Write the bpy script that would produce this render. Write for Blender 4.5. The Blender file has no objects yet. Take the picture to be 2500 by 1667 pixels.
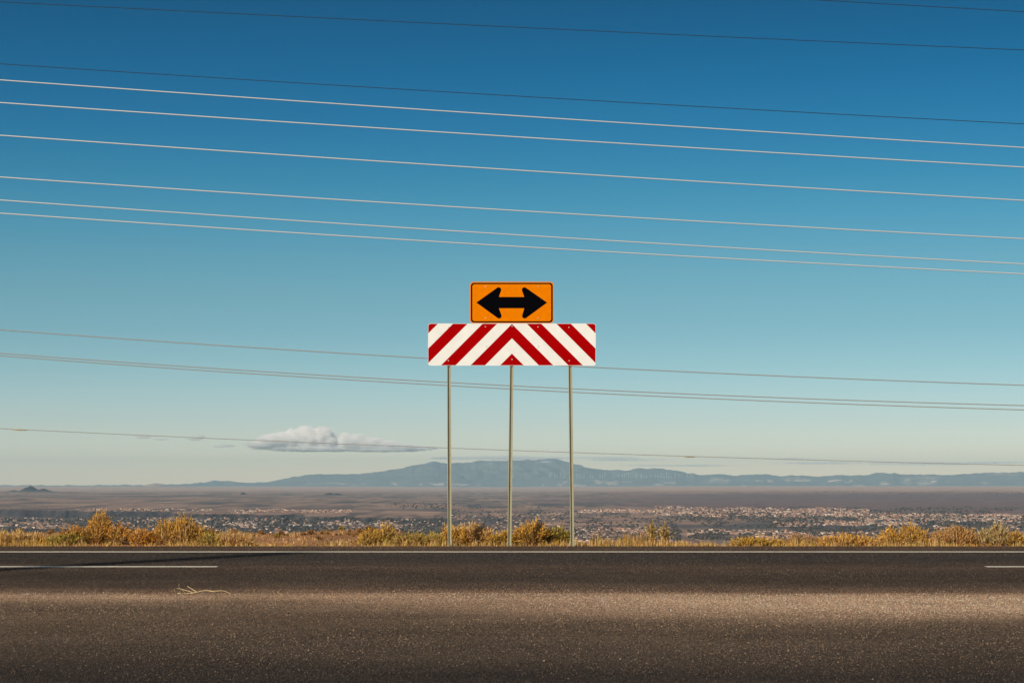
import bpy, math, random
import numpy as np
from mathutils import Vector

rng = np.random.default_rng(7)
random.seed(7)
S = bpy.context.scene
C = S.collection
PI = math.pi

# ------------------------------------------------------------------ camera, sky, sun, exposure
F = 5150.0          # focal length in pixels of the 2500 px wide photograph
HY = 1178.0         # eye level line
EYE = 1.44
SLOPE = 0.01728     # the road climbs gently away from the camera

cam = bpy.data.cameras.new('camera')
cam.sensor_width = 36.0
cam.lens = 36.0 * F / 2500.0
cam.shift_y = (HY - 833.5) / 2500.0
cam.clip_start = 0.5
cam.clip_end = 150000.0
camo = bpy.data.objects.new('camera', cam)
camo.location = (0, 0, EYE)
camo.rotation_euler = (PI / 2, 0, 0)
C.objects.link(camo)
S.camera = camo

SUN_EL = math.radians(30.0)
TO_SUN = Vector((-0.614 * math.cos(SUN_EL), -0.789 * math.cos(SUN_EL), math.sin(SUN_EL)))
SUN_AZ = math.atan2(TO_SUN.x, TO_SUN.y)          # clockwise from +Y

world = bpy.data.worlds.new('World')
S.world = world
world.use_nodes = True
wn, wl = world.node_tree.nodes, world.node_tree.links
wn.clear()
wo = wn.new('ShaderNodeOutputWorld')
bg = wn.new('ShaderNodeBackground')
bg.inputs['Strength'].default_value = 0.1
sky = wn.new('ShaderNodeTexSky')
sky.sky_type = 'NISHITA'
sky.sun_disc = False
sky.sun_elevation = SUN_EL
sky.sun_rotation = SUN_AZ
sky.altitude = 1600
sky.air_density = 1.0
sky.dust_density = 0.4
sky.ozone_density = 2.0
# clear autumn air: one smooth grade of the sky colour with height, going on unchanged above the frame
tc = wn.new('ShaderNodeTexCoord')
sep = wn.new('ShaderNodeSeparateXYZ')
mr = wn.new('ShaderNodeMapRange')
mr.inputs['From Min'].default_value = 0.0
mr.inputs['From Max'].default_value = 0.26
ramp = wn.new('ShaderNodeValToRGB')
GRADE = [(0.0, (.66,.525,.425)), (0.0284, (.63,.515,.425)), (0.0657, (.505,.462,.432)), (.1105, (.40,.410,.415)), (.1553, (.335,.388,.403)), (.2076, (.268,.358,.3727)), (.2748, (.212,.3224,.335)), (.342, (.184,.312,.3142)),
         (.4018, (.150,.301,.311)), (.4765, (.095,.28,.311)), (.5512, (.05,.243,.295)), (.6333, (.022,.204,.279)), (.7229, (.005,.169,.248)), (.7976, (.001,.146,.218)), (.8723, (.0005,.122,.188)), (1.0, (.0005,.116,.182))]
ramp.color_ramp.elements[0].position = GRADE[0][0]
ramp.color_ramp.elements[0].color = (*GRADE[0][1], 1)
ramp.color_ramp.elements[1].position = GRADE[-1][0]
ramp.color_ramp.elements[1].color = (*GRADE[-1][1], 1)
for p_, c_ in GRADE[1:-1]:
    e_ = ramp.color_ramp.elements.new(p_)
    e_.color = (*c_, 1)
mul = wn.new('ShaderNodeVectorMath'); mul.operation = 'MULTIPLY'
mul2 = wn.new('ShaderNodeVectorMath'); mul2.operation = 'SCALE'; mul2.inputs['Scale'].default_value = 2.0
wl.new(tc.outputs['Generated'], sep.inputs[0])
wl.new(sep.outputs['Z'], mr.inputs['Value'])
wl.new(mr.outputs[0], ramp.inputs[0])
wl.new(sky.outputs[0], mul.inputs[0])
wl.new(ramp.outputs[0], mul.inputs[1])
wl.new(mul.outputs[0], mul2.inputs[0])
wl.new(mul2.outputs[0], bg.inputs['Color'])
wl.new(bg.outputs[0], wo.inputs['Surface'])

sun = bpy.data.lights.new('sun', 'SUN')
sun.energy = 4.6
sun.angle = math.radians(0.65)
sun.color = (1.0, 0.86, 0.68)
suno = bpy.data.objects.new('sun', sun)
suno.rotation_euler = (-TO_SUN).to_track_quat('-Z', 'Y').to_euler()
suno.location = (-30, -40, 30)
C.objects.link(suno)

S.view_settings.view_transform = 'Standard'
S.view_settings.look = 'None'
S.view_settings.exposure = 0.0
S.view_settings.gamma = 1.0
S.view_settings.use_curve_mapping = False
S.render.engine = 'CYCLES'
S.cycles.volume_bounces = 40
S.cycles.volume_max_steps = 128
S.cycles.max_bounces = 40
S.cycles.diffuse_bounces = 4
S.cycles.glossy_bounces = 4
S.cycles.transmission_bounces = 6
S.cycles.use_denoising = True
S.cycles.denoiser = 'OPENIMAGEDENOISE'
S.cycles.denoising_input_passes = 'RGB_ALBEDO_NORMAL'
S.cycles.denoising_prefilter = 'ACCURATE'
S.cycles.sample_clamp_indirect = 6.0

# ------------------------------------------------------------------ helpers
def P(px, py, D):
    """the point at distance D in the direction of pixel (px, py) of the photograph"""
    return Vector(((px - 1250.0) / F * D, D, EYE + (HY - py) / F * D))

def zr(D):
    return SLOPE * D

def tag(o, label=None, cat=None, group=None, kind=None):
    if label: o['label'] = label
    if cat: o['category'] = cat
    if group: o['group'] = group
    if kind: o['kind'] = kind
    return o

def empty(name, loc=(0, 0, 0)):
    o = bpy.data.objects.new(name, None)
    o.location = loc
    o.empty_display_size = 0.2
    C.objects.link(o)
    return o

def npmesh(name, v, f, col=None, smooth=False):
    v = np.asarray(v, np.float32); f = np.asarray(f, np.int32)
    k = f.shape[1]
    me = bpy.data.meshes.new(name)
    me.vertices.add(len(v)); me.loops.add(f.size); me.polygons.add(len(f))
    me.vertices.foreach_set('co', v.ravel())
    me.loops.foreach_set('vertex_index', f.ravel())
    me.polygons.foreach_set('loop_start', np.arange(0, f.size, k, dtype=np.int32))
    me.polygons.foreach_set('loop_total', np.full(len(f), k, np.int32))
    me.polygons.foreach_set('use_smooth', np.full(len(f), smooth, bool))
    me.update(calc_edges=True)
    if col is not None:
        a = me.color_attributes.new('Col', 'FLOAT_COLOR', 'POINT')
        c4 = np.ones((len(v), 4), np.float32); c4[:, :3] = col
        a.data.foreach_set('color', c4.ravel())
    return me

def link(name, me, mat=None, parent=None, loc=None):
    o = bpy.data.objects.new(name, me)
    if mat is not None and not me.materials:
        me.materials.append(mat)
    C.objects.link(o)
    if parent is not None: o.parent = parent
    if loc is not None: o.location = loc
    return o

class MB:
    """collects boxes, prisms and tubes as triangles and quads for one mesh"""
    def __init__(s): s.v = []; s.f = []
    def add(s, v, f):
        n = len(s.v); s.v += [tuple(p) for p in v]; s.f += [tuple(i + n for i in q) for q in f]
    def box(s, a, b):
        (x0, y0, z0), (x1, y1, z1) = a, b
        s.add([(x0,y0,z0),(x1,y0,z0),(x1,y1,z0),(x0,y1,z0),(x0,y0,z1),(x1,y0,z1),(x1,y1,z1),(x0,y1,z1)],
              [(0,3,2,1),(4,5,6,7),(0,1,5,4),(1,2,6,5),(2,3,7,6),(3,0,4,7)])
    def prism(s, poly, y0, y1):
        """poly: (x, z) counter-clockwise seen from -Y; front at y0"""
        n = len(poly)
        s.add([(x, y0, z) for x, z in poly] + [(x, y1, z) for x, z in poly],
              [tuple(range(n)), tuple(range(2*n-1, n-1, -1))] + [((i+1)%n, i, n+i, n+(i+1)%n) for i in range(n)])
    def tube(s, pts, r, n=6, cap=True):
        pts = [Vector(p) for p in pts]
        rs = r if isinstance(r, (list, tuple)) else [r] * len(pts)
        rings = []
        for i, p in enumerate(pts):
            t = (pts[min(i+1, len(pts)-1)] - pts[max(i-1, 0)]).normalized()
            up = Vector((0, 0, 1)) if abs(t.z) < 0.9 else Vector((0, 1, 0))
            u = t.cross(up).normalized(); w = u.cross(t)
            rings.append([p + (u * math.cos(a) + w * math.sin(a)) * rs[i] for a in (2*PI*k/n for k in range(n))])
        v = [q for ring in rings for q in ring]
        f = []
        for i in range(len(pts)-1):
            for k in range(n):
                a = i*n + k; b = i*n + (k+1) % n
                f.append((a, b, b+n, a+n))
        if cap:
            f.append(tuple(range(n-1, -1, -1))); f.append(tuple(range((len(pts)-1)*n, len(pts)*n)))
        s.add(v, f)
    def mesh(s, name, smooth=False):
        me = bpy.data.meshes.new(name)
        me.from_pydata(s.v, [], s.f); me.update()
        if smooth:
            me.polygons.foreach_set('use_smooth', np.ones(len(me.polygons), bool))
        return me
    def build(s, name, mat, parent=None, loc=None, smooth=False):
        return link(name, s.mesh(name, smooth), mat, parent, loc)

def noise2(x, y, seed, octaves=4, lac=2.0, gain=0.5):
    """value noise on numpy arrays, about -1..1"""
    out = np.zeros_like(x, dtype=np.float64); amp = 1.0; tot = 0
    for o in range(octaves):
        r = np.random.default_rng(seed * 101 + o)
        T = r.random((256, 256)) * 2 - 1
        xi = np.floor(x).astype(np.int64); yi = np.floor(y).astype(np.int64)
        fx = x - xi; fy = y - yi
        fx = fx*fx*(3-2*fx); fy = fy*fy*(3-2*fy)
        a = T[xi & 255, yi & 255]; b = T[(xi+1) & 255, yi & 255]
        c = T[xi & 255, (yi+1) & 255]; d = T[(xi+1) & 255, (yi+1) & 255]
        out += amp * ((a*(1-fx)+b*fx)*(1-fy) + (c*(1-fx)+d*fx)*fy)
        tot += amp; amp *= gain; x = x*lac + 17.3; y = y*lac + 5.1
    return out / tot * 1.5

def sst(a, b, x):
    t = np.clip((x - a) / (b - a), 0, 1)
    return t*t*(3-2*t)

# ------------------------------------------------------------------ materials
def mat(name):
    m = bpy.data.materials.new(name); m.use_nodes = True
    b = m.node_tree.nodes['Principled BSDF']
    return m, m.node_tree.nodes, m.node_tree.links, b

def plain(name, col, rough=0.6, metal=0.0, spec=0.5, var=0.0, scale=30.0, bump=0.0):
    m, n, l, b = mat(name)
    b.inputs['Base Color'].default_value = (*col, 1)
    b.inputs['Roughness'].default_value = rough
    b.inputs['Metallic'].default_value = metal
    b.inputs['Specular IOR Level'].default_value = spec
    if var or bump:
        t = n.new('ShaderNodeTexCoord'); z = n.new('ShaderNodeTexNoise')
        z.inputs['Scale'].default_value = scale; z.inputs['Detail'].default_value = 6
        l.new(t.outputs['Object'], z.inputs['Vector'])
        if var:
            r = n.new('ShaderNodeValToRGB')
            r.color_ramp.elements[0].position = 0.3; r.color_ramp.elements[1].position = 0.7
            r.color_ramp.elements[0].color = (*[c*(1-var) for c in col], 1)
            r.color_ramp.elements[1].color = (*[min(1, c*(1+var)) for c in col], 1)
            l.new(z.outputs['Fac'], r.inputs[0]); l.new(r.outputs[0], b.inputs['Base Color'])
        if bump:
            k = n.new('ShaderNodeBump'); k.inputs['Strength'].default_value = bump; k.inputs['Distance'].default_value = 0.01
            l.new(z.outputs['Fac'], k.inputs['Height']); l.new(k.outputs[0], b.inputs['Normal'])
    return m

def attr_mat(name, rough=0.85, spec=0.2, translucent=0.0, noise=None):
    m, n, l, b = mat(name)
    a = n.new('ShaderNodeAttribute'); a.attribute_name = 'Col'
    b.inputs['Roughness'].default_value = rough
    b.inputs['Specular IOR Level'].default_value = spec
    src = a.outputs['Color']
    if noise:
        sc, lo, hi = noise
        t = n.new('ShaderNodeTexCoord'); z = n.new('ShaderNodeTexNoise')
        z.inputs['Scale'].default_value = sc; z.inputs['Detail'].default_value = 8; z.inputs['Roughness'].default_value = 0.7
        l.new(t.outputs['Object'], z.inputs['Vector'])
        q = n.new('ShaderNodeMapRange'); q.inputs['From Min'].default_value = 0.3; q.inputs['From Max'].default_value = 0.7
        q.inputs['To Min'].default_value = lo; q.inputs['To Max'].default_value = hi
        l.new(z.outputs['Fac'], q.inputs['Value'])
        x = n.new('ShaderNodeVectorMath'); x.operation = 'SCALE'
        l.new(src, x.inputs[0]); l.new(q.outputs[0], x.inputs['Scale'])
        src = x.outputs[0]
    l.new(src, b.inputs['Base Color'])
    if translucent:
        tr = n.new('ShaderNodeBsdfTranslucent'); mx = n.new('ShaderNodeMixShader')
        mx.inputs[0].default_value = translucent
        l.new(src, tr.inputs['Color'])
        l.new(b.outputs[0], mx.inputs[1]); l.new(tr.outputs[0], mx.inputs[2])
        l.new(mx.outputs[0], n['Material Output'].inputs['Surface'])
    return m

M_orange = plain('orange_sheeting', (0.80, 0.212, 0.001), 0.6, spec=0.0, var=0.05, scale=14)
M_edge = plain('orange_edge', (0.78, 0.23, 0.012), 0.6, spec=0.1, var=0.05, scale=20)
M_black = plain('black_ink', (0.0025, 0.0025, 0.004), 0.9, spec=0.0)
M_white = plain('white_sheeting', (0.84, 0.85, 0.84), 0.5, spec=0.2, var=0.045, scale=5)
M_red = plain('red_ink', (0.37, 0.001, 0.002), 0.7, spec=0.0, var=0.08, scale=8)
M_alu = plain('bare_aluminium', (0.55, 0.55, 0.54), 0.4, 0.7, var=0.1)
M_bolt = plain('zinc_bolt', (0.75, 0.74, 0.70), 0.35, 0.4)
M_post = plain('galvanised_steel', (0.40, 0.385, 0.27), 0.5, 0.15, var=0.08, scale=7)
M_wire = plain('weathered_conductor', (0.60, 0.625, 0.64), 0.55, 0.1)
M_wire_dark = plain('dark_conductor', (0.015, 0.03, 0.05), 0.8)
M_wire_dull = plain('dull_conductor', (0.30, 0.30, 0.295), 0.6)
M_sleeve = plain('brass_sleeve', (0.45, 0.36, 0.18), 0.4, 0.5)
M_paint = plain('road_paint', (0.84, 0.81, 0.66), 0.7, var=0.10, scale=9)
M_wood = plain('creosoted_pole', (0.12, 0.08, 0.05), 0.85, var=0.3, scale=6)
M_twig = plain('dry_twig', (0.66, 0.50, 0.26), 0.7, var=0.15, scale=20)

# asphalt: worn bands follow the highway lanes, the side road carries painted light and shade; the aggregate is in the gravel geometry and in the fine noise
def asphalt(name, stops, patch=None, grain=(60, 8, 1)):
    m, n, l, b = mat(name)
    g = n.new('ShaderNodeNewGeometry'); s = n.new('ShaderNodeSeparateXYZ')
    l.new(g.outputs['Position'], s.inputs[0])
    zz = n.new('ShaderNodeTexNoise'); zz.inputs['Scale'].default_value = 1.0; zz.inputs['Detail'].default_value = 4
    mp = n.new('ShaderNodeMapping'); mp.inputs['Scale'].default_value = (0.12, 0.6, 1)
    l.new(g.outputs['Position'], mp.inputs[0]); l.new(mp.outputs[0], zz.inputs['Vector'])
    w = n.new('ShaderNodeMath'); w.operation = 'MULTIPLY_ADD'; w.inputs[1].default_value = 1.6; 
    l.new(zz.outputs['Fac'], w.inputs[0]); l.new(s.outputs['Y'], w.inputs[2])
    d0, d1 = stops[0][0], stops[-1][0]
    q = n.new('ShaderNodeMapRange'); q.inputs['From Min'].default_value = d0 + 0.8; q.inputs['From Max'].default_value = d1 + 0.8
    l.new(w.outputs[0], q.inputs['Value'])
    r = n.new('ShaderNodeValToRGB')
    el = r.color_ramp.elements
    el[0].position = 0; el[0].color = (*stops[0][1], 1)
    el[1].position = 1; el[1].color = (*stops[-1][1], 1)
    for d, c in stops[1:-1]:
        e = el.new((d - d0) / (d1 - d0)); e.color = (*c, 1)
    l.new(q.outputs[0], r.inputs[0])
    src = r.outputs[0]
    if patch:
        # raking light painted on the shoulder, widening to the right
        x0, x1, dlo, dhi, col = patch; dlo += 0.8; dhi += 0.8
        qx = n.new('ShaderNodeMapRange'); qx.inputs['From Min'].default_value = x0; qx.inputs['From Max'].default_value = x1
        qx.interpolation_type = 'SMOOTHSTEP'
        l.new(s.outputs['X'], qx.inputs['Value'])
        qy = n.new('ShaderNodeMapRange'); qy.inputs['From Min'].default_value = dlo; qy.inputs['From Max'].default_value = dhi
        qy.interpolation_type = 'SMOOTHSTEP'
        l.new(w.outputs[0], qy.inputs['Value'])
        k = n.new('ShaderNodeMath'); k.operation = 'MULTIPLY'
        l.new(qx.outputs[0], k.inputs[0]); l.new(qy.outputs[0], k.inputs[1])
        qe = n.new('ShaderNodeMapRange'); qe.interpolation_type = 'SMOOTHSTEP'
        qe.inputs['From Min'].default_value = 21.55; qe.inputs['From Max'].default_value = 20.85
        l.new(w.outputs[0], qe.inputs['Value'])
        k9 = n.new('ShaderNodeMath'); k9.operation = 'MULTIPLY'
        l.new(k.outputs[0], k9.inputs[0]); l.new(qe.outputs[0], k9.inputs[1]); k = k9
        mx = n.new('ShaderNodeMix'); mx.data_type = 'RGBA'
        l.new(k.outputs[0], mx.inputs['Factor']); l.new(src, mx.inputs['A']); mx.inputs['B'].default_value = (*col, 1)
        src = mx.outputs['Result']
    fn = n.new('ShaderNodeTexNoise'); fn.inputs['Scale'].default_value = 90; fn.inputs['Detail'].default_value = 5; fn.inputs['Roughness'].default_value = 0.8
    l.new(g.outputs['Position'], fn.inputs['Vector'])
    fr = n.new('ShaderNodeMapRange'); fr.inputs['From Min'].default_value = 0.34; fr.inputs['From Max'].default_value = 0.68
    fr.inputs['To Min'].default_value = 0.35; fr.inputs['To Max'].default_value = 1.6
    l.new(fn.outputs['Fac'], fr.inputs['Value'])
    # coarser aggregate brushed along the wheel direction, and broad uneven wear
    m2 = n.new('ShaderNodeMapping'); m2.inputs['Scale'].default_value = grain
    l.new(g.outputs['Position'], m2.inputs[0])
    f2 = n.new('ShaderNodeTexNoise'); f2.inputs['Scale'].default_value = 1.0; f2.inputs['Detail'].default_value = 3; f2.inputs['Roughness'].default_value = 0.75
    l.new(m2.outputs[0], f2.inputs['Vector'])
    r2 = n.new('ShaderNodeMapRange'); r2.inputs['From Min'].default_value = 0.32; r2.inputs['From Max'].default_value = 0.70
    r2.inputs['To Min'].default_value = 0.25; r2.inputs['To Max'].default_value = 2.0
    l.new(f2.outputs['Fac'], r2.inputs['Value'])
    m3 = n.new('ShaderNodeMapping'); m3.inputs['Scale'].default_value = (0.5, 1.1, 1)
    l.new(g.outputs['Position'], m3.inputs[0])
    f3 = n.new('ShaderNodeTexNoise'); f3.inputs['Scale'].default_value = 1.0; f3.inputs['Detail'].default_value = 6; f3.inputs['Roughness'].default_value = 0.6
    l.new(m3.outputs[0], f3.inputs['Vector'])
    r3 = n.new('ShaderNodeMapRange'); r3.inputs['From Min'].default_value = 0.3; r3.inputs['From Max'].default_value = 0.7
    r3.inputs['To Min'].default_value = 0.68; r3.inputs['To Max'].default_value = 1.32
    l.new(f3.outputs['Fac'], r3.inputs['Value'])
    k1 = n.new('ShaderNodeMath'); k1.operation = 'MULTIPLY'; l.new(fr.outputs[0], k1.inputs[0]); l.new(r2.outputs[0], k1.inputs[1])
    k2 = n.new('ShaderNodeMath'); k2.operation = 'MULTIPLY'; l.new(k1.outputs[0], k2.inputs[0]); l.new(r3.outputs[0], k2.inputs[1])
    sc = n.new('ShaderNodeVectorMath'); sc.operation = 'SCALE'
    l.new(src, sc.inputs[0]); l.new(k2.outputs[0], sc.inputs['Scale'])
    l.new(sc.outputs[0], b.inputs['Base Color'])
    b.inputs['Roughness'].default_value = 0.95
    b.inputs['Specular IOR Level'].default_value = 0.15
    bp = n.new('ShaderNodeBump'); bp.inputs['Strength'].default_value = 0.5; bp.inputs['Distance'].default_value = 0.006
    l.new(fn.outputs['Fac'], bp.inputs['Height']); l.new(bp.outputs[0], b.inputs['Normal'])
    return m

ROAD_WEAR = [
    (20.6, (0.25, 0.160, 0.105)), (21.0, (0.17, 0.110, 0.073)), (21.6, (0.100, 0.068, 0.047)), (22.6, (0.062, 0.046, 0.033)), (24.4, (0.066, 0.047, 0.034)),
    (25.2, (0.094, 0.063, 0.043)), (26.0, (0.058, 0.044, 0.034)), (27.6, (0.046, 0.038, 0.032)), (28.5, (0.052, 0.040, 0.031)),
    (29.2, (0.085, 0.056, 0.038)), (30.5, (0.105, 0.068, 0.045))]
LANE_SHADING = [  # dim near end and bright far end: shade and raking light painted in
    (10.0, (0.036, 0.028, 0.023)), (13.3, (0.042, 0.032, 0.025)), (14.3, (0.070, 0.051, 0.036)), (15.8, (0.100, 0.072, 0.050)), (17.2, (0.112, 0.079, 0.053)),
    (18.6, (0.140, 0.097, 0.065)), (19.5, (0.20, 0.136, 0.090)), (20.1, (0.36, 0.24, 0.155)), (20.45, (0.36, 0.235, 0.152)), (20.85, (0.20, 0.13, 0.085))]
LANE_PATCH = (-3.0, 3.4, 16.8, 19.0, (0.47, 0.315, 0.21))  # raking light on the shoulder, put into the asphalt colour
M_road = asphalt('dark_asphalt', ROAD_WEAR)
M_lane = asphalt('old_asphalt', LANE_SHADING, patch=LANE_PATCH, grain=(70, 11, 1))
def wear_and_shading(stops, X, D, patch=None):  # highway wear, and the side road's painted light and shade
    Dw = D + 0.6 * noise2(X * 0.12, D * 0.6, 91, 3)
    d = [q[0] for q in stops]
    c = np.stack([np.interp(Dw, d, [q[1][k] for q in stops]) for k in range(3)], -1)
    c = c * (1 + 0.28 * noise2(X * 0.55, D * 1.0, 92, 4))[:, None]
    if patch:
        m = (sst(patch[0], patch[1], X) * sst(patch[2], patch[3], Dw) * sst(20.75, 20.05, Dw))[:, None]
        c = c * (1 - m) + np.array(patch[4]) * m
    return c

M_soil = attr_mat('desert_soil', noise=(9.0, 0.6, 1.4))
M_terrain = attr_mat('plain_and_mesa', noise=(0.010, 0.55, 1.5))
M_mount = attr_mat('mountain_forest', noise=(0.004, 0.6, 1.4))
M_bush = attr_mat('dry_brush', 0.7, 0.15, translucent=0.10)
M_stem = attr_mat('bare_stems', 0.75, 0.25)
M_grass = attr_mat('dry_grass', 0.7, 0.15, translucent=0.10)
M_grit = attr_mat('road_grit', 0.8, 0.3)
M_far = attr_mat('far_things', 0.9, 0.1)

# ------------------------------------------------------------------ the ground: far plain, mesa and valley
def far_z(px, D):
    """height of the country beyond the brow, by bearing (as a photo column) and distance"""
    near = np.interp(D, [50, 62, 120, 300, 1000, 2500], [-2.5, -4.0, -8, -21, -60, -96])
    # left: valley floor, lava scarp, mesa plain
    H = np.interp(px, [-900, 0, 600, 900, 1060, 1200], [21, 20, 18, 14, 9, 5])
    ytop = np.interp(px, [-900, 0, 130, 300, 440, 550, 640, 800, 1000, 1200, 1500], [1242, 1243, 1245, 1247, 1250, 1252, 1254, 1257, 1263, 1270, 1276])
    Ds = (96 - H + EYE) * F / (ytop - HY)
    wob = noise2(px / 45.0, px * 0 + 3.3, 5, 3) * 110
    slope_len = 150.0
    left = -96 + H * sst(-slope_len, 0, D - Ds - wob)
    left = left + (np.interp(D, [6500, 20000, 42000], [0, 2, 10])) * 1.0
    # right: long slope up to a low crest
    right = np.interp(D, [2500, 3600, 4600, 6000, 9000, 14000, 25000, 42000], [-96, -96, -95, -90, -80, -64.5, -63, -61])
    w = sst(1150, 1750, px)
    far = left * (1 - w) + right * w
    z = np.where(D < 2500, near, far)
    amp = np.interp(D, [60, 2500, 6000, 42000], [0.0, 0.6, 1.2, 2.5])
    X = (px - 1250) / F * D
    z = z + amp * noise2(X / 420.0, D / 520.0, 9, 4)
    return z

ys = np.arange(1395, 1187.0, -0.6)
Drow = np.concatenate([np.geomspace(52, 2150, 30), 97.4 * F / (ys[ys < 1410] - HY)])
Drow = np.unique(Drow[Drow < 42500])
Drow = np.concatenate([Drow, [42600, 44000]])
pcol = np.arange(-900, 3401, 4.0)
PXg, Dg = np.meshgrid(pcol, Drow)
Zg = far_z(PXg, Dg)
Xg = (PXg - 1250) / F * Dg
Yscr = HY + (EYE - Zg) * F / Dg
# what grows where: colours of bare soil, scrub, lava and suburbs (positions on the ground)
col = np.zeros(PXg.shape + (3,))
base = np.array((0.355, 0.218, 0.160)); col[:] = base
def blend(mask, c, k=1.0):
    m = np.clip(mask * k, 0, 1)[..., None]
    col[:] = col * (1 - m) + np.array(c) * m
n1 = noise2(Xg / 900.0, Dg / 1500.0, 21, 5)
n2 = noise2(Xg / 160.0, Dg / 420.0, 22, 4)
n4 = noise2(Xg / 70.0, Dg / 900.0, 27, 3)
n5 = noise2(Xg / 34.0, Dg / 520.0, 28, 2)
n3 = noise2(Xg / 2600.0, Dg / 2600.0, 23, 4)
blend(sst(-0.1, 0.7, n1), (0.19, 0.13, 0.11), 0.8)
blend(sst(0.15, 0.9, n2), (0.12, 0.105, 0.10), 0.6)
blend(sst(0.0, 0.8, -n2), (0.30, 0.235, 0.18), 0.45)
blend(sst(0.25, 0.6, noise2(Xg / 1400.0 + 40, Dg / 350.0, 25, 4)) * (Dg > 4500), (0.135, 0.10, 0.10), 0.7)
blend(sst(0.3, 0.7, noise2(Xg / 1100.0 + 9, Dg / 260.0, 26, 4)) * (Dg > 4500), (0.45, 0.30, 0.21), 0.6)
blend(sst(0.25, 0.6, n4 + 0.3 * n1), (0.11, 0.095, 0.09), 0.6)
blend(sst(0.45, 0.7, n5), (0.07, 0.065, 0.065), 0.65)
blend(sst(0.4, 0.7, -n4), (0.48, 0.34, 0.24), 0.4)
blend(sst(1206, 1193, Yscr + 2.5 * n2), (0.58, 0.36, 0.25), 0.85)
# darker purple tone on the long slope at the right
pm = sst(1380, 1750, PXg) * sst(1201, 1207, Yscr + n1 * 2.5) * sst(1262, 1250, Yscr)
blend(pm, (0.180, 0.118, 0.118), 0.9)
blend(sst(1240, 1420, PXg) * sst(1207, 1216, Yscr) * sst(1234, 1224, Yscr), (0.19, 0.13, 0.125), 0.6)
for (cx, cy, w_, h_) in [(1215, 1237, 45, 3.5), (1150, 1234, 40, 2.5), (520, 1229, 26, 2.5), (855, 1225, 45, 2.6), (640, 1234, 30, 2.2),
                         (1340, 1232, 70, 2), (95, 1226, 40, 2), (210, 1217, 40, 2), (1480, 1284, 18, 2.6), (1400, 1232, 60, 2), (300, 1205, 60, 1.2), (700, 1207, 26, 1.3), (760, 1212, 45, 1.5), (930, 1225, 30, 1.6), (1000, 1211, 40, 1.2), (60, 1219, 20, 2), (420, 1222, 50, 1.4), (1060, 1243, 60, 2.2)]:
    blend(np.exp(-((PXg - cx) / w_) ** 2 - ((Yscr - cy) / h_) ** 2), (0.065, 0.065, 0.075), 0.85)
# lava scarp
gz = np.gradient(Zg, axis=0) / np.gradient(Dg, axis=0)
scarp = sst(0.03, 0.09, gz) * (PXg < 1400) * (Dg > 4000) * (Dg < 9000)
blend(scarp, (0.045, 0.045, 0.055), 0.9)
# valley floor under the suburbs: gardens, roads and trees
val = sst(1258, 1266, Yscr + 3 * n2) * sst(1350, 1200, PXg)
blend(val, (0.085, 0.080, 0.080), 0.75)
blend(sst(1300, 1312, Yscr) * sst(1300, 1100, PXg), (0.19, 0.15, 0.14), 0.6)
rb = sst(1700, 2000, PXg + (Yscr - 1270) * 8) * sst(1258, 1264, Yscr) * sst(1300, 1285, Yscr)
blend(rb, (0.075, 0.075, 0.078), 0.8)
blend(np.exp(-((PXg - 1930) / 130) ** 2 - ((Yscr - (1266 + (PXg - 1930) * 0.03)) / 3.5) ** 2), (0.38, 0.26, 0.19), 0.9)
blend(np.exp(-((PXg - 1770) / 75) ** 2 - ((Yscr - 1312) / 5) ** 2), (0.34, 0.235, 0.175), 0.95)
blend(np.exp(-((PXg - 1545) / 60) ** 2 - ((Yscr - 1288) / 5) ** 2), (0.29, 0.21, 0.165), 0.8)
blend(np.exp(-((PXg - 1750) / 90) ** 2 - ((Yscr - 1286) / 3.5) ** 2), (0.08, 0.08, 0.085), 0.8)
# main road climbing out of the suburb
road_y = 1283 + (PXg - 1455) * 0.22
blend((np.abs(Yscr - road_y) < 1.0) * (PXg > 1455) * (PXg < 1540), (0.05, 0.05, 0.055), 0.8)
nr, nc = PXg.shape
idx = np.arange(nr * nc).reshape(nr, nc)
quads = np.stack([idx[:-1, :-1], idx[:-1, 1:], idx[1:, 1:], idx[1:, :-1]], -1).reshape(-1, 4)
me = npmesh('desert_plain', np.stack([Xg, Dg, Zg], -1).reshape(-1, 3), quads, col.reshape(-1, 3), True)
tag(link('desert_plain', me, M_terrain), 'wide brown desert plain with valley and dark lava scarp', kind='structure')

Dsearch = np.geomspace(2600, 41000, 900)
def on_plain(px, py):
    """nearest ground point beyond the brow that the pixel looks at"""
    px = np.asarray(px, float); py = np.asarray(py, float)
    out = np.zeros((len(px), 3))
    for i in range(0, len(px), 2000):
        a = px[i:i+2000, None]; b = py[i:i+2000, None]
        Dm = np.broadcast_to(Dsearch[None], (a.shape[0], len(Dsearch)))
        z = far_z(np.broadcast_to(a, Dm.shape), Dm)
        yy = HY + (EYE - z) * F / Dm
        k = np.argmax(yy <= b, axis=1)
        r = np.arange(a.shape[0])
        D = Dm[r, k]
        out[i:i+2000] = np.stack([(a[:, 0] - 1250) / F * D, D, z[r, k]], -1)
    return out

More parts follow.
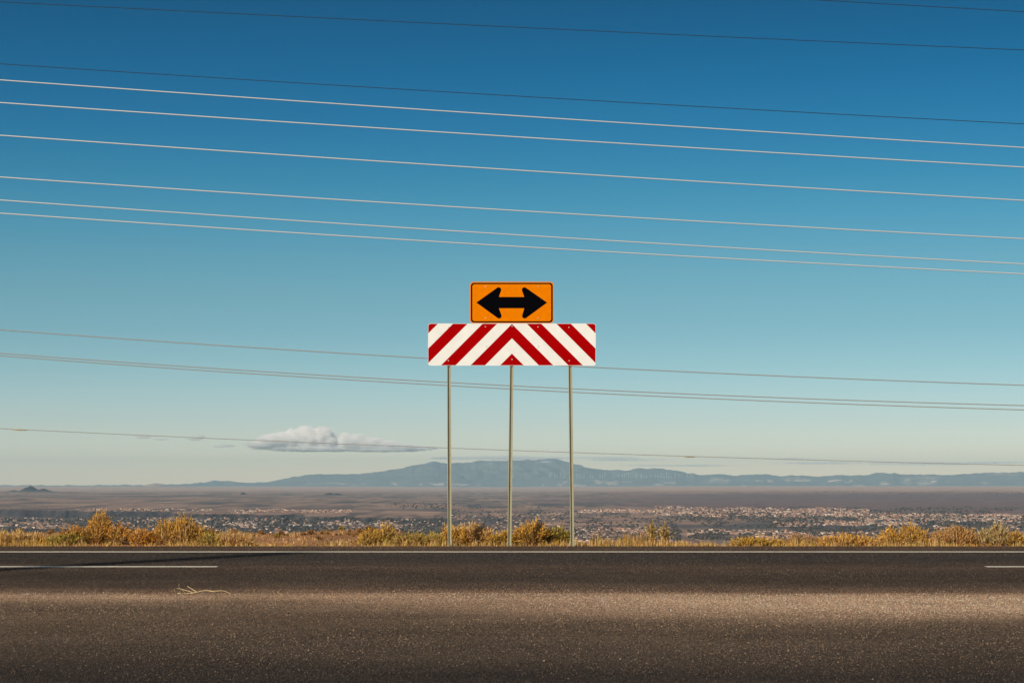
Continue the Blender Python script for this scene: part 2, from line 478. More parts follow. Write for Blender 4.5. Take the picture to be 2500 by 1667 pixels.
# ------------------------------------------------------------------ mountains and small volcano cones
RX = [-500, 0, 200, 330, 420, 470, 500, 522, 545, 580, 620, 650, 680, 720, 760, 800, 850, 900, 950, 985, 1015, 1045, 1060, 1090, 1130, 1160,
      1210, 1250, 1300, 1340, 1360, 1385, 1400, 1440, 1480, 1520, 1560, 1595, 1620, 1650, 1690, 1720, 1745, 1770, 1800, 1830, 1870, 1900, 1950,
      2000, 2040, 2070, 2110, 2140, 2165, 2200, 2250, 2320, 2370, 2430, 2500, 2700, 3000]
RY = [1183, 1184, 1184, 1183, 1182, 1180, 1177, 1171, 1173, 1177, 1178, 1176, 1170, 1163, 1159, 1157, 1157, 1154, 1147, 1141, 1135, 1128, 1127, 1130, 1129, 1126,
      1124, 1123, 1122, 1120, 1121, 1128, 1135, 1142, 1147, 1149, 1147, 1145, 1146, 1150, 1156, 1160, 1157, 1158, 1161, 1157, 1158, 1161, 1160,
      1162, 1159, 1161, 1161, 1154, 1154, 1159, 1160, 1160, 1156, 1154, 1152, 1156, 1165]
mp_ = np.arange(-500, 3001, 3.0)
tt = np.linspace(0, 1.5, 80)
MP, TT = np.meshgrid(mp_, tt)
MD = 41500 + TT * 5000
ridge = EYE + (HY - np.interp(mp_, RX, RY)) / F * 46500 + noise2(mp_ / 14.0, mp_ * 0, 31, 3) * 13
zb = -66.0
XM = (MP - 1250) / F * MD
nm = noise2(XM / 1500.0, MD / 2400.0, 33, 5); nm2 = noise2(XM / 380.0, MD / 600.0, 34, 4)
nm4 = noise2(MP / 9.0, TT * 34.0, 36, 4)
nm3 = noise2(XM / 1100.0 + nm * 0.6, MD / 5200.0, 35, 4)
rise = np.where(TT < 1, 1 - (1 - np.clip(TT, 0, 1)) ** 1.6, 1 - (TT - 1) * 0.4)
amp = (ridge[None] - zb)
side = np.sin(np.clip(TT, 0, 1) * PI)
ZM = zb + amp * rise + side * amp * (0.16 * nm - 0.34 * np.abs(nm3) + 0.10 + 0.10 * nm2) - 14 * (TT == 0)
YM = HY + (EYE - ZM) * F / MD
colm = np.zeros(MP.shape + (3,)); colm[:] = (0.15, 0.165, 0.16)
def blm(mask, c):
    m = np.clip(mask, 0, 1)[..., None]; colm[:] = colm * (1 - m) + np.array(c) * m
blm(sst(0.25, 0.8, nm2) * 0.35, (0.24, 0.22, 0.20))
blm(sst(0.5, 0.9, nm + 0.35 * nm2) * 0.4, (0.25, 0.22, 0.21))
for (cx, cy, w_, h_, k_) in [(1090, 1182, 60, 1.6, .8), (800, 1179, 40, 1.2, .5), (860, 1181, 45, 1.2, .5), (960, 1182, 8, 2, .7), (1378, 1179, 14, 4, .45), (1464, 1176, 14, 3, .6), (1495, 1179, 12, 3, .7),
                             (1412, 1184, 16, 1.2, .8), (1330, 1184, 5, 1.5, .7), (1520, 1176, 20, 1, .4), (1607, 1183, 10, 2.4, .7), (1625, 1178, 9, 1.3, .6), (1645, 1178, 9, 1.6, .8), (1755, 1173, 26, 4, .5),
                             (1855, 1173, 8, 2, .7), (1880, 1174, 6, 2, .6), (1945, 1173, 34, 1.6, .7), (1930, 1170, 30, 3, .35), (2040, 1175, 14, 3, 1.0), (2072, 1175, 9, 3, .8), (2105, 1185, 16, 1.2, .7), (2160, 1179, 10, 3, .8),
                             (2215, 1178, 12, 6, .35), (2258, 1179, 20, 3, .7), (2280, 1174, 9, 2.4, .8), (2404, 1178, 11, 3.5, .6), (2250, 1168, 34, 4, .3), (2450, 1157, 34, 3, .3), (2160, 1156, 22, 2.5, .25), (560, 1179, 12, 2, .3), (1815, 1186, 5, 1.5, .7), (1880, 1186, 5, 1.2, .6)]:
    g_ = np.exp(-((MP - cx) / (w_ * 1.15)) ** 2 - ((YM - cy) / (h_ * 1.45)) ** 2) * np.clip(0.55 + 1.5 * nm4, 0.0, 1.5)
    blm(sst(0.2, 0.5, g_) * k_, (0.85, 0.64, 0.50))
for (cx, cy, w_, h_, k_) in [(1328, 1127, 20, 2.2, .9), (1310, 1128, 10, 1.5, .7), (1462, 1144, 9, 2.6, .9), (1425, 1140, 12, 1.4, .6), (1448, 1142, 9, 1.4, .5), (1385, 1126, 22, 1.0, .35), (1048, 1129, 9, 1.4, .3)]:
    blm(sst(0.3, 0.7, np.exp(-((MP - cx) / w_) ** 2 - ((YM - cy) / h_) ** 2) * (0.8 + 0.5 * nm2)) * k_, (0.75, 0.74, 0.74))
nr, nc = MP.shape
idx = np.arange(nr * nc).reshape(nr, nc)
quads = np.stack([idx[:-1, :-1], idx[:-1, 1:], idx[1:, 1:], idx[1:, :-1]], -1).reshape(-1, 4)
me = npmesh('mountains', np.stack([XM, MD, ZM], -1).reshape(-1, 3), quads, colm.reshape(-1, 3), True)
tag(link('mountains', me, M_mount), 'long blue mountain range with pale cliffs and a little snow', kind='structure')

def cone_hill(name, label, D, peaks, base_y, col, skirt):
    """a small isolated hill: peaks are (px, top y, half width in px, sharpness)"""
    px0 = min(p[0] - p[2] * 1.5 for p in peaks); px1 = max(p[0] + p[2] * 1.5 for p in peaks)
    u = np.linspace(px0, px1, 70); half = (px1 - px0) / F * D * 0.5
    dv = np.linspace(-half * 0.8, half * 0.8, 34)
    U, V = np.meshgrid(u, dv)
    zb_ = EYE + (HY - base_y) / F * D
    h = np.zeros_like(U)
    for (cx, ty, w_, k) in peaks:
        zt = EYE + (HY - ty) / F * D
        r = np.sqrt(((U - cx) / w_) ** 2 + (V / (w_ / F * D)) ** 2)
        h = np.maximum(h, (zt - zb_) * np.clip(1 - r, 0, 1) ** k)
    h += noise2(U / 7.0, V / 150.0, 44, 3) * 0.10 * h
    X = (U - 1250) / F * D
    z = zb_ - 2.5 + h * 1.03
    c = np.zeros(U.shape + (3,)); hm = np.clip(h / h.max() * 3, 0, 1)[..., None]
    c[:] = np.array(skirt) * (1 - hm) + np.array(col) * hm
    nr, nc = U.shape; idx = np.arange(nr * nc).reshape(nr, nc)
    q = np.stack([idx[:-1, :-1], idx[:-1, 1:], idx[1:, 1:], idx[1:, :-1]], -1).reshape(-1, 4)
    me = npmesh(name, np.stack([X, D + V, z], -1).reshape(-1, 3), q, c.reshape(-1, 3), True)
    tag(link(name, me, M_mount), label, kind='structure')
LAVA, SK = (0.022, 0.018, 0.022), (0.19, 0.15, 0.125)
cone_hill('cinder_cone_hill', 'dark double cinder cone at the left edge of the plain', 16500, [(73, 1184.0, 34, 1.15), (106, 1190, 26, 1.0), (34, 1195, 26, 1.0), (85, 1196, 75, 1.2)], 1200, LAVA, SK)
cone_hill('cinder_cone_hill', 'small dark conical hill on the left part of the plain', 14200, [(594, 1200, 20, 1.3), (600, 1206, 34, 1.2)], 1209, LAVA, SK)
cone_hill('cinder_cone_hill', 'small dark flat topped hill left of the sign posts', 13700, [(805, 1201.5, 17, 0.8), (822, 1202.5, 18, 0.8), (735, 1206, 20, 1.2)], 1208, LAVA, SK)
cone_hill('pink_hill', 'low pinkish rounded hill on the far left skyline', 36000, [(380, 1179, 40, 0.7), (440, 1184, 60, 0.9)], 1188, (0.36, 0.25, 0.19), (0.30, 0.22, 0.17))

# ------------------------------------------------------------------ roads and roadside ground
def sheet(name, x0, x1, d0, d1, lift, m, nx=2, nd=2, label=None):
    xs = np.linspace(x0, x1, nx); ds = np.linspace(d0, d1, nd)
    A, B = np.meshgrid(xs, ds)
    idx = np.arange(nx * nd).reshape(nd, nx)
    q = np.stack([idx[:-1, :-1], idx[:-1, 1:], idx[1:, 1:], idx[1:, :-1]], -1).reshape(-1, 4)
    me = npmesh(name, np.stack([A, B, zr(B) + lift], -1).reshape(-1, 3), q)
    return tag(link(name, me, m), label, kind='structure')
sheet('main_road', -150, 150, 20.75, 30.42, 0.0, M_road, label='dark asphalt highway crossing in front of the sign')
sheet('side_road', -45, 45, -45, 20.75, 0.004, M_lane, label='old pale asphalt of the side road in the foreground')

def near_z(X, D):
    zl = np.interp(D, [30.3, 33, 40, 46, 52, 60, 75], [0.50, 0.50, 0.43, 0.36, 0.10, -0.9, -4.0])
    zq = np.interp(D, [30.3, 31.4, 33, 36, 45, 60, 75], [0.50, 0.50, 0.25, -0.7, -4.0, -8, -12])
    w = sst(-2.6, -0.9, X - (D - 31) * 0.02)
    z = zl * (1 - w) + zq * w
    k = np.clip((D - 30.6) / 1.5, 0, 1)
    return z + k * (0.035 * noise2(X / 0.8, D / 0.8, 51, 3) + 0.06 * noise2(X / 3.0, D / 4.0, 52, 3))
xs = np.concatenate([np.arange(-60, -14, 0.8), np.arange(-14, 14, 0.1), np.arange(14, 60, 0.8)])
ds = np.concatenate([np.arange(30.3, 36, 0.1), np.arange(36, 75, 0.3)])
A, B = np.meshgrid(xs, ds)
Z = near_z(A, B)
cn = noise2(A / 0.5, B / 0.7, 53, 4); cn2 = noise2(A / 2.2, B / 3.2, 54, 3)
cs = np.zeros(A.shape + (3,)); cs[:] = (0.36, 0.175, 0.075)
def bls(m, c):
    m = np.clip(m, 0, 1)[..., None]; cs[:] = cs * (1 - m) + np.array(c) * m
bls(sst(-0.1, 0.6, cn) * 0.7, (0.50, 0.28, 0.115))
bls(sst(0.1, 0.8, cn2) * 0.6, (0.22, 0.10, 0.05))
bls(sst(31.0, 30.5, B), (0.24, 0.165, 0.11))
nr, nc = A.shape; idx = np.arange(nr * nc).reshape(nr, nc)
q = np.stack([idx[:-1, :-1], idx[:-1, 1:], idx[1:, 1:], idx[1:, :-1]], -1).reshape(-1, 4)
tag(link('roadside_ground', npmesh('roadside_ground', np.stack([A, B, Z], -1).reshape(-1, 3), q, cs.reshape(-1, 3), True), M_soil),
    'reddish dirt verge falling away behind the road', kind='structure')
# ground beside and behind the camera, under the roads
gv = []
for (x, d) in [(-150, -45), (150, -45), (150, 31), (-150, 31)]: gv.append((x, d, zr(d) - 0.06))
tag(link('roadside_dirt', npmesh('roadside_dirt', gv, [(0, 1, 2, 3)], [(0.3, 0.2, 0.12)] * 4), M_soil), kind='structure')

def strip(name, x0, x1, d, w, label, cat):
    n = max(2, int((x1 - x0) / 0.04)); xs = np.linspace(x0, x1, n)
    e0 = d - w / 2 + rng.normal(0, 0.006, n); e1 = d + w / 2 + rng.normal(0, 0.006, n)
    v = np.concatenate([np.stack([xs, e0, zr(e0) + 0.004], -1), np.stack([xs, e1, zr(e1) + 0.004], -1)])
    f = [(i, i + 1, n + i + 1, n + i) for i in range(n - 1)]
    o = link(name, npmesh(name, v, f), M_paint)
    return tag(o, label, kind='structure')
strip('edge_line', -40, 40, 28.74, 0.21, 'continuous white edge line along the far side of the road', 'road marking')
for k in range(-2, 4):
    x1 = -3.52 + 12.23 * k
    strip('lane_dash', x1 - 3.05, x1, 25.2, 0.19, {0: 'white lane dash at the left of the road', 1: 'white lane dash entering at the right edge'}.get(k, 'white lane dash further along the road'), 'road marking')

# loose chips and protruding aggregate of the road surface
def grit(name, d0, d1, dens, s0, s1, stops, patch, label):
    n = int(dens * (d1 - d0) * (2 * (0.25 * d1 + 1.2)))
    D = d0 + (d1 - d0) * rng.random(n); X = (rng.random(n) * 2 - 1) * (0.25 * d1 + 1.2)
    ok = (np.abs(X) < 0.25 * D + 1.0) & (np.abs(D - 28.74) > 0.12) & ~((np.abs(D - 25.2) < 0.11) & (((X + 3.52 + 3.05) % 12.23) < 3.06))
    D, X = D[ok], X[ok]; n = len(D)
    s = s0 + (s1 - s0) * rng.random(n) ** 2.2
    a = rng.random(n) * 6.283
    ang = a[:, None] + np.array([0, 1.7, 3.2, 4.6])[None] + rng.normal(0, 0.2, (n, 4))
    rx = s[:, None] * (0.5 + 0.3 * rng.random((n, 4)))
    z0 = zr(D)
    v = np.zeros((n, 5, 3), np.float32)
    v[:, :4, 0] = X[:, None] + np.cos(ang) * rx; v[:, :4, 1] = D[:, None] + np.sin(ang) * rx
    v[:, :4, 2] = z0[:, None] + 0.001
    v[:, 4, 0] = X + rng.normal(0, 0.15, n) * s; v[:, 4, 1] = D + rng.normal(0, 0.15, n) * s; v[:, 4, 2] = z0 + 0.004 + s * (0.3 + 0.35 * rng.random(n))
    b = (np.arange(n) * 5)[:, None, None]
    f = (b + np.array([[0, 1, 4], [1, 2, 4], [2, 3, 4], [3, 0, 4]])[None]).reshape(-1, 3)
    c = wear_and_shading(stops, X, D, patch) * np.exp(rng.normal(-0.12, 0.56 if patch else 0.42, (n, 1))) * (1 + 0.05 * rng.normal(0, 1, (n, 1)) * np.array((1.0, 0.2, -0.8)))
    c = np.clip(c, 0.008, 0.5)
    o = link(name, npmesh(name, v.reshape(-1, 3), f, np.repeat(c, 5, 0)), M_grit)
    tag(o, label, 'gravel', kind='stuff')
grit('gravel', 11.5, 20.7, 1500, 0.007, 0.017, LANE_SHADING, LANE_PATCH, 'pale stone chips of the worn asphalt in the foreground')
grit('gravel', 20.8, 30.4, 600, 0.006, 0.014, ROAD_WEAR, None, 'dark stone chips of the highway surface')

# ------------------------------------------------------------------ the sign: two panels on three perforated posts
SD = 30.75                                  # distance of the panel faces
K = F / SD                                  # photo pixels per metre there
base_z = 0.50
sign = empty('road_sign', (0, SD, base_z))
tag(sign, 'black double headed arrow sign above red and white chevron board on three perforated posts', 'road sign')
def zx(zx_, zy_):
    """detail-crop coordinates of the panels to metres relative to the sign base"""
    px = 1020 + zx_ / 5.113; py = 660 + zy_ / 5.113
    p = P(px, py, SD)
    return (p.x, p.z - base_z)
def rrect(x0, x1, z0, z1, r, n=7):
    pts = []
    for (cx, cz, a0) in [(x1 - r, z0 + r, -PI/2), (x1 - r, z1 - r, 0), (x0 + r, z1 - r, PI/2), (x0 + r, z0 + r, PI)]:
        for i in range(n + 1):
            a = a0 + i / n * PI / 2
            pts.append((cx + r * math.cos(a), cz + r * math.sin(a)))
    return pts
ax0, az1 = zx(650, 142); ax1, az0 = zx(1697, 660)
mb = MB(); mb.prism(rrect(ax0, ax1, az0, az1, 0.052), 0.0, 0.003)
arrow = mb.build('arrow_panel', M_edge, sign); arrow['label'] = 'orange rectangular panel with black double headed arrow'
ix0, iz1 = zx(663, 156); ix1, iz0 = zx(1684, 651)
mb = MB(); mb.prism(rrect(ix0, ix1, iz0, iz1, 0.046), -0.0008, -0.0001); mb.build('black_border', M_black, arrow)
ix0, iz1 = zx(681, 173); ix1, iz0 = zx(1665, 634)
mb = MB(); mb.prism(rrect(ix0, ix1, iz0, iz1, 0.034), -0.0016, -0.0009); mb.build('orange_field', M_orange, arrow)
# arrow outline: half of it, mirrored
def arc(cx, cy, r, a0, a1, n=8):
    return [(cx + r * math.cos(math.radians(a0 + (a1 - a0) * i / n)), cy + r * math.sin(math.radians(a0 + (a1 - a0) * i / n))) for i in range(n + 1)]
top_l = [(730, 402)] + arc(1009, 243, 32, -122, 20, 9) + [(1013, 332)]
top_r = [(1328, 332)] + arc(1331, 243, 32, 160, 302, 9) + [(1615, 402)]
bot_r = arc(1334, 568, 32, 58, 200, 9) + [(1328, 473)]
bot_l = [(1013, 473)] + arc(1014, 568, 32, -20, 122, 9)
outline = top_l + top_r + bot_r + bot_l               # clockwise on the photo (y down) = clockwise seen from the front
poly = [zx(a, b) for a, b in outline][::-1]
import bmesh
bm = bmesh.new()
vs = [bm.verts.new((x, -0.0024, z)) for x, z in poly]
fc = bm.faces.new(vs)
ext = bmesh.ops.extrude_face_region(bm, geom=[fc])
for g in ext['geom']:
    if isinstance(g, bmesh.types.BMVert): g.co.y = -0.0017
bmesh.ops.triangulate(bm, faces=bm.faces[:])
bmesh.ops.recalc_face_normals(bm, faces=bm.faces[:])
am = bpy.data.meshes.new('double_arrow'); bm.to_mesh(am); bm.free()
link('double_arrow', am, M_black, arrow)

cx0, cz1 = zx(128, 662); cx1, cz0 = zx(2222, 1188)
mb = MB(); mb.prism(rrect(cx0, cx1, cz0, cz1, 0.036), 0.004, 0.007)
board = mb.build('chevron_board', M_white, sign); board['label'] = 'long white board with red chevron stripes'
panel = rrect(cx0 + 0.004, cx1 - 0.004, cz0 + 0.005, cz1 - 0.005, 0.034)
def clip(poly, a, b, c):
    """keep a*x + b*z <= c"""
    out = []
    for i, p in enumerate(poly):
        q = poly[(i + 1) % len(poly)]
        dp = a*p[0] + b*p[1] - c; dq = a*q[0] + b*q[1] - c
        if dp <= 0: out.append(p)
        if (dp < 0 < dq) or (dq < 0 < dp):
            t = dp / (dp - dq); out.append((p[0] + t*(q[0]-p[0]), p[1] + t*(q[1]-p[1])))
    return out
mx_, mz_ = zx(1175, 668)
u_ = 1 / 5.113 / K
for a_, b_ in [(-1107, -927), (-738, -557), (-369, -188), (0, 180), (369, 560)]:
    a_m, b_m = a_ * u_, b_ * u_
    pieces = []
    for sgn in (-1, 1):
        # v = (mz - z) - sgn*(x - mx), kept between a and b on this side of the middle
        pl = clip(panel, -sgn, 0, -sgn * mx_)
        pl = clip(pl, -sgn, -1, b_m - mz_ - sgn * mx_) if pl else pl
        pl = clip(pl, sgn, 1, -(a_m - mz_ - sgn * mx_)) if pl else pl
        if len(pl) > 2: pieces.append(pl)
    if a_ >= 0:
        mb = MB()
        for pl in pieces: mb.prism(pl, 0.0032, 0.0039)
        mb.build('red_chevron', M_red, board)
    else:
        for pl in pieces:
            mb = MB(); mb.prism(pl, 0.0032, 0.0039); mb.build('red_stripe', M_red, board)

bolt_me = None
def bolt(p, y, parent):
    global bolt_me
    if bolt_me is None:
        mb = MB(); n = 8
        ring = lambda r, yy: [(r * math.cos(2*PI*i/n), yy, r * math.sin(2*PI*i/n)) for i in range(n)]
        v = ring(0.0088, 0) + ring(0.0088, -0.002) + ring(0.007, -0.002) + ring(0.0055, -0.008)
        f = []
        for k in range(3):
            f += [(k*n+i, k*n+(i+1) % n, (k+1)*n+(i+1) % n, (k+1)*n+i) for i in range(n)]
        f.append(tuple(range(3*n, 4*n)))
        mb.add(v, f); bolt_me = mb.mesh('bolt')
    link('bolt', bolt_me, M_bolt, parent, (p[0], y, p[1]))
for q_ in [(845, 203), (1499, 203), (848, 597), (1501, 597)]: bolt(zx(*q_), -0.0016, arrow)
for q_ in [(844, 704), (1178, 697), (1500, 706), (1887, 711), (382, 711), (855, 947), (1505, 947), (382, 1126), (1177, 1112), (1890, 1128)]: bolt(zx(*q_), 0.0032, board)
for xx in (847, 1502):                       # flat bars behind that tie the two panels together
    p0 = zx(xx, 190); p1 = zx(xx, 990)
    mb = MB(); mb.box((p0[0] - 0.02, 0.0075, p1[1]), (p0[0] + 0.02, 0.0125, p0[1])); mb.build('back_strap', M_alu, sign)

def perforated_post(x_top, z_top, x_bot, z_bot):
    """flanged U-channel post, open to the road, with a hole every 25.4 mm in its web and a second channel closing the back"""
    pitch, r, th = 0.0254, 0.0062, 0.003
    n = int((z_top - z_bot) / pitch); H = n * pitch
    v, f = [], []
    wx, wy = 0.0115, 0.022
    for i in range(n):                       # the pierced web
        zc = (i + 0.5) * pitch; o = len(v)
        sq = [(-wx, -pitch/2), (0, -pitch/2), (wx, -pitch/2), (wx, 0), (wx, pitch/2), (0, pitch/2), (-wx, pitch/2), (-wx, 0)]
        hole = [(r * math.cos(a), r * math.sin(a)) for a in (math.radians(225 + 45 * k) for k in range(8))]
        for (p, q, d) in [(p, q, 0) for p, q in sq] + [(p, q, 0) for p, q in hole] + [(p, q, th) for p, q in hole]:
            v.append((p, wy + d, zc + q))
        for k in range(8):
            k2 = (k + 1) % 8
            f.append((o+k, o+k2, o+8+k2, o+8+k)); f.append((o+8+k, o+8+k2, o+16+k2, o+16+k))
    def ribbon(path):                        # a constant section swept up the post
        o = len(v)
        for (x, y) in path: v.extend([(x, y, 0), (x, y, H)])
        for i in range(len(path) - 1): f.append((o+2*i, o+2*i+2, o+2*i+3, o+2*i+1))
    ribbon([(-wx, wy + th), (-0.0205, th), (-0.0285, th), (-0.0285, 0), (-0.0185, 0), (-wx, wy)])
    ribbon([(wx, wy), (0.0185, 0), (0.0285, 0), (0.0285, th), (0.0205, th), (wx, wy + th)])
    ribbon([(-wx, wy + th), (-0.0145, 0.047), (0.0145, 0.047), (wx, wy + th)])
    o = len(v)
    v.extend([(-wx, wy + th, H), (wx, wy + th, H), (0.0145, 0.047, H), (-0.0145, 0.047, H)]); f.append((o, o+1, o+2, o+3))
    me = npmesh('post', v, f)
    ob = link('post', me, M_post, sign, (x_bot, 0.012, z_bot))
    ob.rotation_euler = (0, math.atan2(x_top - x_bot, z_top - z_bot), 0)
    mb = MB()
    mb.box((-0.034, -0.004, -0.1), (-0.0295, 0.05, 0.06)); mb.box((0.0295, -0.004, -0.1), (0.034, 0.05, 0.06)); mb.box((-0.034, 0.051, -0.1), (0.034, 0.056, 0.06))
    mb.build('anchor_sleeve', M_post, ob)
    return ob
for (pt, pb) in [(1095.5, 1097.8), (1250.3, 1243.6), (1390.8, 1397.4)]:
    D_ = SD + 0.012
    perforated_post((pt - 1250) / F * D_, zx(0, 690)[1], (pb - 1250) / F * D_, 0.0)

# ------------------------------------------------------------------ overhead lines
def wire(name, label, D, ys3, r, m, group, sleeves=()):
    y0, ym, y1 = ys3
    c2 = (y0 + y1 - 2 * ym) / (2 * 1250.0 ** 2); c1 = (y1 - y0) / 2500.0
    yf = lambda x: ym + c1 * (x - 1250) + c2 * (x - 1250) ** 2
    o = empty(name, P(1250, ym, D))
    tag(o, label, 'power line', group)
    mb = MB(); px = np.linspace(-3200, 5700, 120)
    mb.tube([P(x, yf(x), D) - o.location for x in px], r, 8)
    mb.build('conductor', m, o, smooth=True)
    for (a, b) in sleeves:
        mb = MB(); xs = np.linspace(a, b, 9)
        rr = [r * 1.1, r * 1.4, r * 1.9, r * 2.1, r * 2.1, r * 2.1, r * 1.9, r * 1.4, r * 1.1]
        mb.tube([P(x, yf(x) + 1.0, D) - o.location for x in xs], rr, 8)
        mb.build('splice_sleeve', M_sleeve, o, smooth=True)
    return o
W = 'overhead lines crossing the sky'
wire('overhead_wire', 'thin dark wire highest across the sky from the top left corner', 42, (5, 66.7, 122.8), 0.0068, M_wire_dark, W)
wire('overhead_wire', 'short run of thin dark wire cutting the top right corner', 42, (-118, -43, 29.5), 0.0068, M_wire_dark, W)
wire('overhead_wire', 'thin dark wire just above the six silver ones', 42, (156.4, 234.4, 303), 0.0068, M_wire_dark, W)
nm_ = ['topmost and thickest of the six silver wires', 'second silver wire from the top of the six', 'third silver wire down, alone in a wide gap',
       'fourth silver wire down, alone in a wide gap above a close pair', 'upper wire of the close silver pair above the arrow sign', 'lowest silver wire, just above the arrow sign']
for k, (t3, rr) in enumerate([((195.7, 282.6, 360.7), 0.0126), ((251, 334, 408.5), 0.0131), ((330.7, 415, 489.7), 0.0131), ((432.5, 513.8, 583), 0.0126), ((488.6, 572.9, 644.6), 0.0121), ((520.7, 601.2, 668.8), 0.0121)]):
    wire('overhead_wire', nm_[k], 48, t3, rr, M_wire, W)
wire('overhead_wire', 'grey wire passing behind the bottom edge of the chevron board', 62, (804.9, 886, 940.2), 0.0135, M_wire_dull, W)
wire('overhead_wire', 'upper wire of the grey pair behind the sign posts', 62, (862.2, 941.5, 989.7), 0.013, M_wire_dull, W)
wire('overhead_wire', 'lower wire of the grey pair behind the sign posts', 62, (868.2, 949.5, 1000.3), 0.013, M_wire_dull, W)
wire('overhead_wire', 'lowest thin wire with two splice sleeves, crossing the cloud', 80, (1045.7, 1099, 1135.5), 0.0115, M_wire_dull, W, [(28, 66), (1670, 1697)])

# utility pole behind the camera on the left; only its long shadow reaches the picture
pd = Vector((-0.614, -0.789)).normalized()
pb = Vector((-5.97, 24.6)) + pd * 38.0
pole = empty('utility_pole', (pb.x, pb.y, zr(pb.y)))
tag(pole, 'wooden utility pole standing outside the frame', 'utility pole')
hh = 25.4
mb = MB(); mb.tube([(0, 0, -0.3), (0, 0, hh * 0.5), (0, 0, hh)], [0.27, 0.23, 0.19], 12); mb.build('shaft', M_wood, pole, smooth=True)
dirw = Vector((0.789, -0.614, 0))


# ------------------------------------------------------------------ suburbs in the valley
WALLS = [(0.58, 0.37, 0.27), (0.48, 0.29, 0.21), (0.62, 0.44, 0.34), (0.46, 0.26, 0.18), (0.70, 0.56, 0.46)]
ROOFS = [(0.14, 0.10, 0.088), (0.20, 0.13, 0.105), (0.085, 0.077, 0.08), (0.30, 0.21, 0.165)]
def house_geo(kind, w, d, h, wall, roof):
    """low stucco house as vertices, triangles/quads (as quads) and colours; front at -y"""
    v, f, c = [], [], []
    def box(x0, x1, y0, y1, z0, z1, cw, ct):
        o = len(v)
        v.extend([(x0,y0,z0),(x1,y0,z0),(x1,y1,z0),(x0,y1,z0),(x0,y0,z1),(x1,y0,z1),(x1,y1,z1),(x0,y1,z1)]); c.extend([cw]*8)
        f.extend([(o,o+1,o+5,o+4),(o+1,o+2,o+6,o+5),(o+2,o+3,o+7,o+6),(o+3,o,o+4,o+7)])
        o = len(v)
        v.extend([(x0,y0,z1),(x1,y0,z1),(x1,y1,z1),(x0,y1,z1)]); c.extend([ct]*4); f.append((o,o+1,o+2,o+3))
    def hip(x0, x1, y0, y1, z0, z1, cr):
        o = len(v); ins = min(x1-x0, y1-y0) * 0.5; ym = (y0+y1)/2
        v.extend([(x0,y0,z0),(x1,y0,z0),(x1,y1,z0),(x0,y1,z0),(x0+ins,ym,z1),(x1-ins,ym,z1)]); c.extend([cr]*6)
        f.extend([(o,o+1,o+5,o+4),(o+2,o+3,o+4,o+5),(o+1,o+2,o+5,o+5),(o+3,o,o+4,o+4)])
    dark = (0.07, 0.06, 0.06)
    if kind == 0:       # flat roof with parapet and lower garage block
        box(-w/2, w*0.2, -d/2, d/2, -1, h, wall, roof); box(w*0.2, w/2, -d*0.35, d/2, -1, h*0.72, wall, roof)
        box(-w*0.3, -w*0.1, -d/2-0.15, -d/2, 0.9, 2.1, dark, dark); box(w*0.25, w*0.45, -d*0.35-0.15, -d*0.35, 0, 2.0, (0.5,0.45,0.4), dark)
    elif kind == 1:     # hipped roof
        box(-w/2, w/2, -d/2, d/2, -1, h*0.62, wall, roof); hip(-w/2-0.5, w/2+0.5, -d/2-0.5, d/2+0.5, h*0.62+0.02, h*1.1, roof)
        box(-w*0.35, -w*0.15, -d/2-0.15, -d/2, 0.9, 2.1, dark, dark); box(w*0.1, w*0.35, -d/2-0.15, -d/2, 0.9, 2.1, dark, dark)
    else:               # two storeys, hipped
        box(-w*0.4, w*0.4, -d/2, d/2, -1, h*1.3, wall, roof); hip(-w*0.4-0.4, w*0.4+0.4, -d/2-0.4, d/2+0.4, h*1.3+0.02, h*1.75, roof)
        box(w*0.4, w*0.62, -d*0.4, d*0.3, -1, h*0.7, wall, roof)
        for xx in (-0.25, 0.05): 
            box(w*xx, w*(xx+.16), -d/2-0.15, -d/2, 0.9, 2.1, dark, dark); box(w*xx, w*(xx+.16), -d/2-0.15, -d/2, h*0.9, h*0.9+1.1, dark, dark)
    return np.array(v), np.array(f), np.array(c)
protos = []
for wi in range(5):
    for k in range(3):
        protos.append(house_geo(k, 12 + 2 * wi % 5 + 2 * k, 10, 3.7 + 0.25 * wi, WALLS[wi], ROOFS[(wi + k) % 4] if k else ROOFS[3 if wi % 2 else 1]))
proto_me = [None] * len(protos)
def proto_mesh(i):
    if proto_me[i] is None:
        v, f, c = protos[i]; proto_me[i] = npmesh('house', v, f, c); proto_me[i].materials.append(M_far)
    return proto_me[i]

